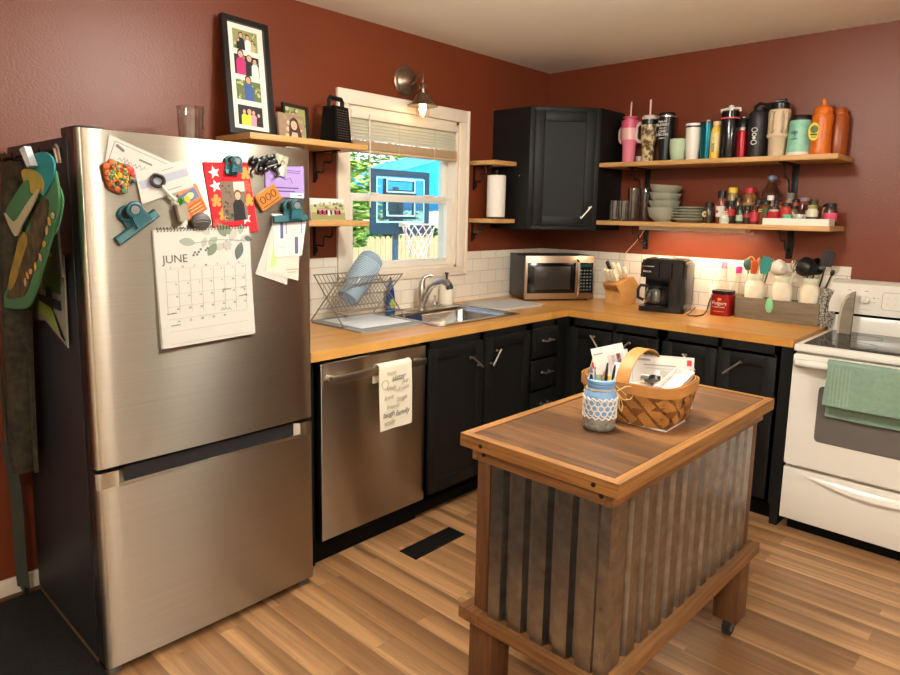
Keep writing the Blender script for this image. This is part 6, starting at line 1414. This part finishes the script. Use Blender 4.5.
for sx in (-1, 1):
    for sy in (-1, 1):
        cx, cy_ = sx*(DL-.03-.042), sy*(DW-.018-.042)
        lg = MB().box(cx-.042, cx+.042, cy_-.042, cy_+.042, .074, dz0, 0, .002).build('leg', EDZ, isl)
        cs_ = MB().box(cx-.03, cx+.03, cy_-.03, cy_+.03, .07, .074).tube([(cx, cy_, .074), (cx, cy_, .06)], .012, 10)
        for s in (-1, 1): cs_.prism([(cx-.014, .068), (cx+.014, .068), (cx+.022, .03), (cx+.01, .02)], s*.014-.001, s*.014+.001, 0, T(0, cy_, 0) @ MF)
        cs_.cyl(.034, -.012, .012, 1, 20, T(cx+.008, cy_, .0345) @ RX(90)).cyl(.02, -.0128, .0128, 0, 16, T(cx+.008, cy_, .0345) @ RX(90))
        cs_.build('caster', [mat('caster_steel', (130, 128, 124), .35, .9), mat('caster_rubber', (22, 22, 22), .6)], lg)

# ---------------------------------------------------------------- pencil jar
pj = thing('pencil_jar', 'blue painted mason jar with a lace band on the island', 'jar', (-2.318, -1.834, IZ))
BLP = mat('chalky_blue_paint', (104, 146, 196), .55, col2=(132, 168, 206), nscale=20); SLV = mat('silver_glitter', (168, 162, 154), .45, .3, col2=(120, 116, 110), nscale=90, bump=.5, bscale=300)
MB().lathe([(0, 0, 1), (.038, 0, 1), (.044, .006, 1), (.046, .016, 1), (.046, .042, 1), (.046, .1, 0), (.043, .112, 0), (.037, .12, 0), (.037, .126, 0), (.039, .127, 0), (.039, .131, 0), (.037, .133, 0), (.04, .136, 0), (.04, .144, 0), (.037, .147, 0), (.034, .147, 0), (.034, .12, 0), (.04, .1, 0), (.04, .012, 0), (0, .01, 0)], 0, 32).build('body', [BLP, SLV], pj)
LACE = mat('cream_lace', (226, 214, 198), .9)
lc = MB(); N = 16
for row, (z, r_) in enumerate(((.082, .0085), (.068, .0085), (.054, .0085))):
    for k in range(N):
        a0 = 2*PI*(k+.5*(row % 2))/N
        lc.tube([(.0472*math.cos(a0+r_/.047*math.cos(i/10*2*PI)), .0472*math.sin(a0+r_/.047*math.cos(i/10*2*PI)), z+r_*math.sin(i/10*2*PI)) for i in range(10)], .0016, 5, 0, True)
for z in (.093, .04):
    lc.tube([(.0472*math.cos(i/64*2*PI), .0472*math.sin(i/64*2*PI), z+.0035*math.sin(i*PI/2)) for i in range(64)], .0022, 5, 0, True)
lc.build('lace_band', LACE, pj)
TWI = mat('jute_twine', (196, 160, 110), .9)
tw_ = MB().tube([(.0405*math.cos(i/24*2*PI), .0405*math.sin(i/24*2*PI), .118) for i in range(24)], .002, 5, 0, True)
tw_.tube([(.01, -.045, .112), (.0, -.058, .1), (-.004, -.062, .075), (.012, -.062, .06), (.024, -.058, .075), (.02, -.05, .1), (.01, -.045, .112)], .0014, 5)
tw_.tube([(.012, -.043, .114), (.04, -.055, .125), (.075, -.06, .12), (.085, -.062, .1), (.06, -.062, .085), (.03, -.056, .088), (.012, -.045, .108)], .0014, 5)
tw_.build('twine_bow', TWI, pj)
def pen(label, x, y, dx, dy, L, c, tip, r_=.0042, nm='pen'):
    o = thing(nm, label, 'pen', (-2.318+x, -1.834+y, IZ+.014), 0, 'pens in the blue jar')
    d = V((dx, dy, L)); MB().tube([(0, 0, 0), d*.9], r_, 8).build('barrel', flat(c, .4), o); MB().tube([d*.9, d], [r_, r_*.55], 8).build('end', flat(tip, .4), o)
for a_ in (('black pen leaning left in the blue jar', .002, -.004, .004, -.01, .178, (24, 22, 24), (60, 60, 60)), ('black pen leaning right in the blue jar', .012, -.012, .012, -.016, .172, (26, 24, 26), (40, 40, 40)), ('yellow-orange marker at the front of the blue jar', .0, -.016, -.002, -.012, .145, (226, 140, 30), (240, 190, 60), .006), ('pale green marker at the left front of the blue jar', -.018, -.002, -.008, -.004, .148, (196, 200, 130), (150, 170, 90), .007),
          ('dark grey marker standing low at the far left of the blue jar', -.02, .01, -.01, .006, .145, (70, 64, 62), (34, 32, 34), .006), ('white pen standing at the back of the blue jar', -.004, .018, -.004, .008, .175, (226, 222, 214), (190, 60, 60), .005), ('yellow pencil between the black pens in the blue jar', .008, .0, .003, -.002, .152, (226, 180, 60), (210, 130, 120), .004), ('white marker at the left back of the blue jar', -.012, .014, -.01, .008, .165, (220, 214, 208), (120, 120, 160), .006)):
    pen(*a_)

# ---------------------------------------------------------------- basket of mail
BX, BY = -2.125, -1.855
bk_ = thing('woven_basket', 'woven splint basket with a bentwood handle full of mail on the island', 'basket', (BX, BY, IZ), 3)
SPL = mat('basket_splint', (128, 80, 36), .5, col2=(96, 58, 24), nscale=7, contrast=.5); SPL2 = mat('basket_splint_light', (178, 124, 64), .5, col2=(146, 96, 46), nscale=7, contrast=.5)
HB = .108
def wall_at(a, t):
    hx, hy = .1+.022*t**.8, .124+.026*t**.8; n = 4.5; c, q = math.cos(a), math.sin(a)
    return V((hx*math.copysign(abs(c)**(2/n), c), hy*math.copysign(abs(q)**(2/n), q), .004+HB*t))
ARC = [0.0]
for i in range(1, 2001): ARC.append(ARC[-1]+(wall_at(2*PI*i/2000, .5)-wall_at(2*PI*(i-1)/2000, .5)).length)
def wallpt(s, t):
    """s round the basket 0..1 by length, t up 0..1 ; a rounded rectangle growing towards the rim"""
    g = (s % 1)*ARC[-1]; lo, hi = 0, 2000
    while hi-lo > 1:
        mid = (lo+hi)//2
        if ARC[mid] <= g: lo = mid
        else: hi = mid
    return wall_at(2*PI*(lo+(g-ARC[lo])/max(1e-9, ARC[hi]-ARC[lo]))/2000, t)
bw_ = MB(); bw_.sheet(lambda u, v: wallpt(u, v)*.985+V((0, 0, .001)), 72, 6, .002)
bw_.box(-.095, .095, -.13, .13, .002, .005)
bw_.build('liner', SPL, bk_)
wv = MB(); NS = 18
for k in range(NS):
    for sgn in (1, -1):
        def strip(u, v, k=k, sgn=sgn):
            s = k/NS+sgn*v*.125+(u-.5)*.042; p = wallpt(s % 1, min(1, v)); off = .004+.0024*math.sin(v*PI*4+(k % 2)*PI+(0 if sgn > 0 else PI))
            nrm = V((round(p.x/.124, 0) if abs(p.x) > .09 else 0, round(p.y/.158, 0) if abs(p.y) > .115 else 0, 0)); nrm = nrm.normalized() if nrm.length > 0 else V((p.x, p.y, 0)).normalized(); return p+nrm*off
        wv.sheet(strip, 4, 10, .0012, 0 if sgn > 0 else 1)
wv.build('weave', [SPL, SPL2], bk_)
HOOP = mat('bentwood', (188, 132, 72), .45, col2=(158, 104, 50), nscale=6, contrast=.5)
rm = MB()
for t, off in ((1.0, .006), (1.0, -.004)):
    def band(u, v, off=off):
        p = wallpt(u % 1, 1); nrm = V((p.x, p.y*.7, 0)).normalized(); return p+nrm*off+V((0, 0, -.014+.03*v))
    rm.sheet(band, 72, 2, .003)
rm.build('rim', HOOP, bk_)
def hoop(u, v):
    a = PI*v; return (-.128*math.cos(a), -.02+.04*u+.0, HB-.03+.128*math.sin(a)**.75)
MB().sheet(hoop, 3, 30, .004).build('handle', HOOP, bk_)
tie = MB()
for s in (-1, 1): tie.tube([(s*.131, -.02, HB-.015), (s*.133, .02, HB+.012)], .0016, 5).tube([(s*.131, .02, HB-.015), (s*.133, -.02, HB+.012)], .0016, 5)
tie.build('twine_tie', TWI, bk_)
# the mail: every sheet leans inside the basket
def mail(name, label, cat, loc, rot, w_, h_, th=.0025, col=(206, 200, 190), marks=(), curl=0.0):
    o = thing(name, label, cat, (BX+loc[0], BY+loc[1], IZ+loc[2]), 0, 'mail in the island basket', rot)
    q = MB().sheet(lambda u, v: (-w_/2+w_*u, curl*math.sin(PI*u)*v, h_*v), 8, 6, th); cs = [col]
    for sd in ((-1, 1) if curl == 0 else ()):
        for x, z, mw_, mh, c in marks:
            if c not in cs: cs.append(c)
            q.box(x-mw_/2, x+mw_/2, sd*(th/2+.0006)-.0004, sd*(th/2+.0006)+.0004, z-mh/2, z+mh/2, cs.index(c))
    q.build('sheet', [flat(c, .8) for c in cs], o)
    return o
GRT = (150, 146, 144); RDK = (140, 60, 60); BRN = (96, 70, 60)
mail('postcard', 'white card with a dark red printed picture sticking up at the left of the basket', 'card', (.005, .075, .055), (-14, -16, -60), .1, .15, .0016, (212, 206, 198), ((.02, .085, .05, .07, (196, 180, 176)), (.03, .09, .012, .06, RDK), (.012, .09, .008, .05, BRN), (-.03, .13, .03, .004, GRT)))
mail('letter', 'white folded letter behind the red printed card in the basket', 'letter', (.035, .098, .04), (-10, -8, -52), .11, .14, .0016, (204, 200, 194), ((.0, .12, .07, .004, GRT), (.0, .11, .06, .004, GRT)))
mail('flyer', 'flyer with a lime green edge at the back of the basket', 'flyer', (.015, .14, .03), (-8, 14, -50), .11, .145, .0012, (206, 214, 120), ())
mail('letter', 'white letter with a pale blue band just inside the handle arch', 'letter', (-.03, .01, .03), (-26, 8, -60), .14, .13, .0016, (196, 198, 206), ((.0, .07, .09, .02, (190, 196, 214)), (.02, .1, .06, .004, GRT)))
mail('envelope', 'tall white envelope standing behind the handle arch', 'envelope', (.03, .035, .03), (-14, -4, -58), .15, .148, .002, (196, 188, 178), ((-.03, .12, .02, .03, (120, 110, 106)), (.03, .115, .06, .012, (168, 158, 150)), (.03, .1, .06, .003, GRT)))
mail('envelope', 'cream envelope in the middle of the basket', 'envelope', (.02, -.02, .03), (-20, 2, -55), .16, .135, .0025, (188, 180, 168), ((-.02, .115, .05, .02, (150, 150, 160)), (.03, .1, .07, .004, GRT), (.03, .09, .06, .004, GRT)))
mail('magazine', 'thick white magazine with a red corner rising at the right of the basket', 'magazine', (.045, -.055, .03), (-16, 3, -48), .185, .15, .007, (200, 193, 184), ((.08, .138, .014, .018, (190, 40, 56)), (.084, .07, .004, .1, (176, 120, 116)), (-.01, .125, .1, .004, GRT), (0, .115, .11, .004, (176, 172, 168)), (.02, .1, .07, .02, (182, 176, 172)), (-.01, .07, .07, .005, (110, 106, 104)), (.0, .06, .05, .003, GRT), (-.06, .14, .04, .006, GRT)))
mail('newspaper', 'curled pale newsprint folded behind the magazine', 'newspaper', (.07, -.04, .03), (-12, 4, -44), .2, .15, .003, (196, 187, 174), (), .012)
mail('envelope', 'white envelope with teal lettering at the front of the basket', 'envelope', (-.055, -.03, .04), (-48, 0, -62), .12, .09, .0025, (210, 207, 202), ((.0, .05, .05, .02, (56, 160, 160)), (-.02, .075, .04, .004, GRT)))
mail('letter', 'tan cardboard note tucked behind the teal lettered envelope', 'letter', (-.02, -.03, .045), (-38, 0, -62), .1, .1, .002, (214, 180, 140), ((0, .08, .05, .004, GRT), (.01, .06, .05, .02, (150, 120, 90))))
bx_ = thing('paper_tray', 'flat white open carton lying across the right end of the basket', 'carton', (BX+.012, BY-.105, IZ+HB+.006), 0, None, (8, -5, 8))
m = MB().box(-.1, .1, -.028, .028, 0, .003).box(-.1, .1, -.028, -.0255, .003, .02).box(-.1, .1, .0255, .028, .003, .02).box(-.1, -.0975, -.0255, .0255, .003, .02).box(.0975, .1, -.0255, .0255, .003, .02)
m.build('tray_body', flat((212, 208, 202), .7), bx_)
kf = thing('key_fob', 'black key fob and small white tag lying on the mail', 'key fob', (BX-.03, BY-.055, IZ+HB+.016), 0, None, (-25, 15, -40))
MB().prism(rrect(.03, .055, .01), 0, .012).build('fob', BLACKPL, kf); MB().tube([(0, .028, .006), (.01, .045, .008), (.03, .05, .006)], .0035, 6).build('key_ring', mat('dark_chrome', (80, 78, 76), .3, .9), kf)
MB().box(-.035, -.012, -.05, -.01, 0, .003, 0, .001, RZ(-25)).build('tag', flat((236, 234, 228), .6), kf)
one('magazine', MB().box(-.062, .08, -.118, .12, 0, .004, 0, .001), flat((206, 200, 200), .6), 'thin pale magazine lying flat under the left side of the basket', 'magazine', (-2.16, -1.87, IZ), 2)
# ================================================================ lamps, sky and camera
def ceiling_lamp(label, x, y, power, r_=.13):
    c = thing('ceiling_light', label, 'light', (x, y, H))
    MB().lathe([(0, -.03), (.05, -.028), (.07, -.012), (.072, 0), (0, 0)], 0, 32).build('ceiling_rose', NICKEL, c)
    MB().cyl(.008, -.11, -.028, 0, 12).build('stem', NICKEL, c)
    MB().lathe([(0, -.11-2*r_*.6)]+[(r_*math.sin(rad(a)), -.11-r_*.6-r_*.6*math.cos(rad(a))) for a in range(15, 180, 15)]+[(0, -.108)], 0, 32).build('globe', mat('lit_globe', (255, 244, 230), .5, emit=LAMPC, estr=power), c)
ceiling_lamp('round white globe light hanging just below the ceiling over the island', -2.28, -1.66, LAMP1)
ceiling_lamp('round white globe light hanging in the open room behind the camera', -2.45, -4.0, LAMP2)
ceiling_lamp('round white globe light hanging at the far left of the open room behind the camera', -4.55, -2.9, LAMP3)
W = bpy.data.worlds.new('sky'); SC.world = W; W.use_nodes = True
nt = W.node_tree; bg = nt.nodes['Background']
sky = nt.nodes.new('ShaderNodeTexSky'); sky.sky_type = 'NISHITA'; sky.sun_disc = False; sky.sun_elevation = rad(50); sky.sun_rotation = rad(200)
nt.links.new(sky.outputs[0], bg.inputs['Color']); bg.inputs['Strength'].default_value = SKY
sl_ = bpy.data.lights.new('sun', 'SUN'); sl_.energy = SUN; sl_.angle = rad(1); sl_.color = (1, .95, .86)
so = bpy.data.objects.new('sun', sl_); COL.objects.link(so); so.rotation_euler = V((.35, .75, -.85)).to_track_quat('-Z', 'Y').to_euler()

cam = bpy.data.cameras.new('camera'); co = bpy.data.objects.new('camera', cam); COL.objects.link(co)
cam.sensor_fit = 'HORIZONTAL'; cam.sensor_width = 36; cam.lens = 660.4446*36/900; cam.clip_start = .05
cam.shift_x = 3.322/900; cam.shift_y = -29.614/900
f = V((0.72414656, 0.67464698, -0.14304967)); r = V((0.68356336, -0.72963755, 0.0192401)); u = V((0.09139413, 0.11171616, 0.98952848))
co.matrix_world = MX(((r.x, u.x, -f.x, -3.96150026), (r.y, u.y, -f.y, -2.75834189), (r.z, u.z, -f.z, 1.4673372), (0, 0, 0, 1)))
SC.camera = co
SC.view_settings.view_transform = 'Standard'; SC.view_settings.look = 'None'
SC.view_settings.exposure = EXPO; SC.view_settings.gamma = 1; SC.view_settings.use_curve_mapping = False
SC.render.film_transparent = False
SC.cycles.use_denoising = True
SC.cycles.max_bounces = 10; SC.cycles.diffuse_bounces = 5; SC.cycles.transparent_max_bounces = 16; SC.cycles.sample_clamp_indirect = 6
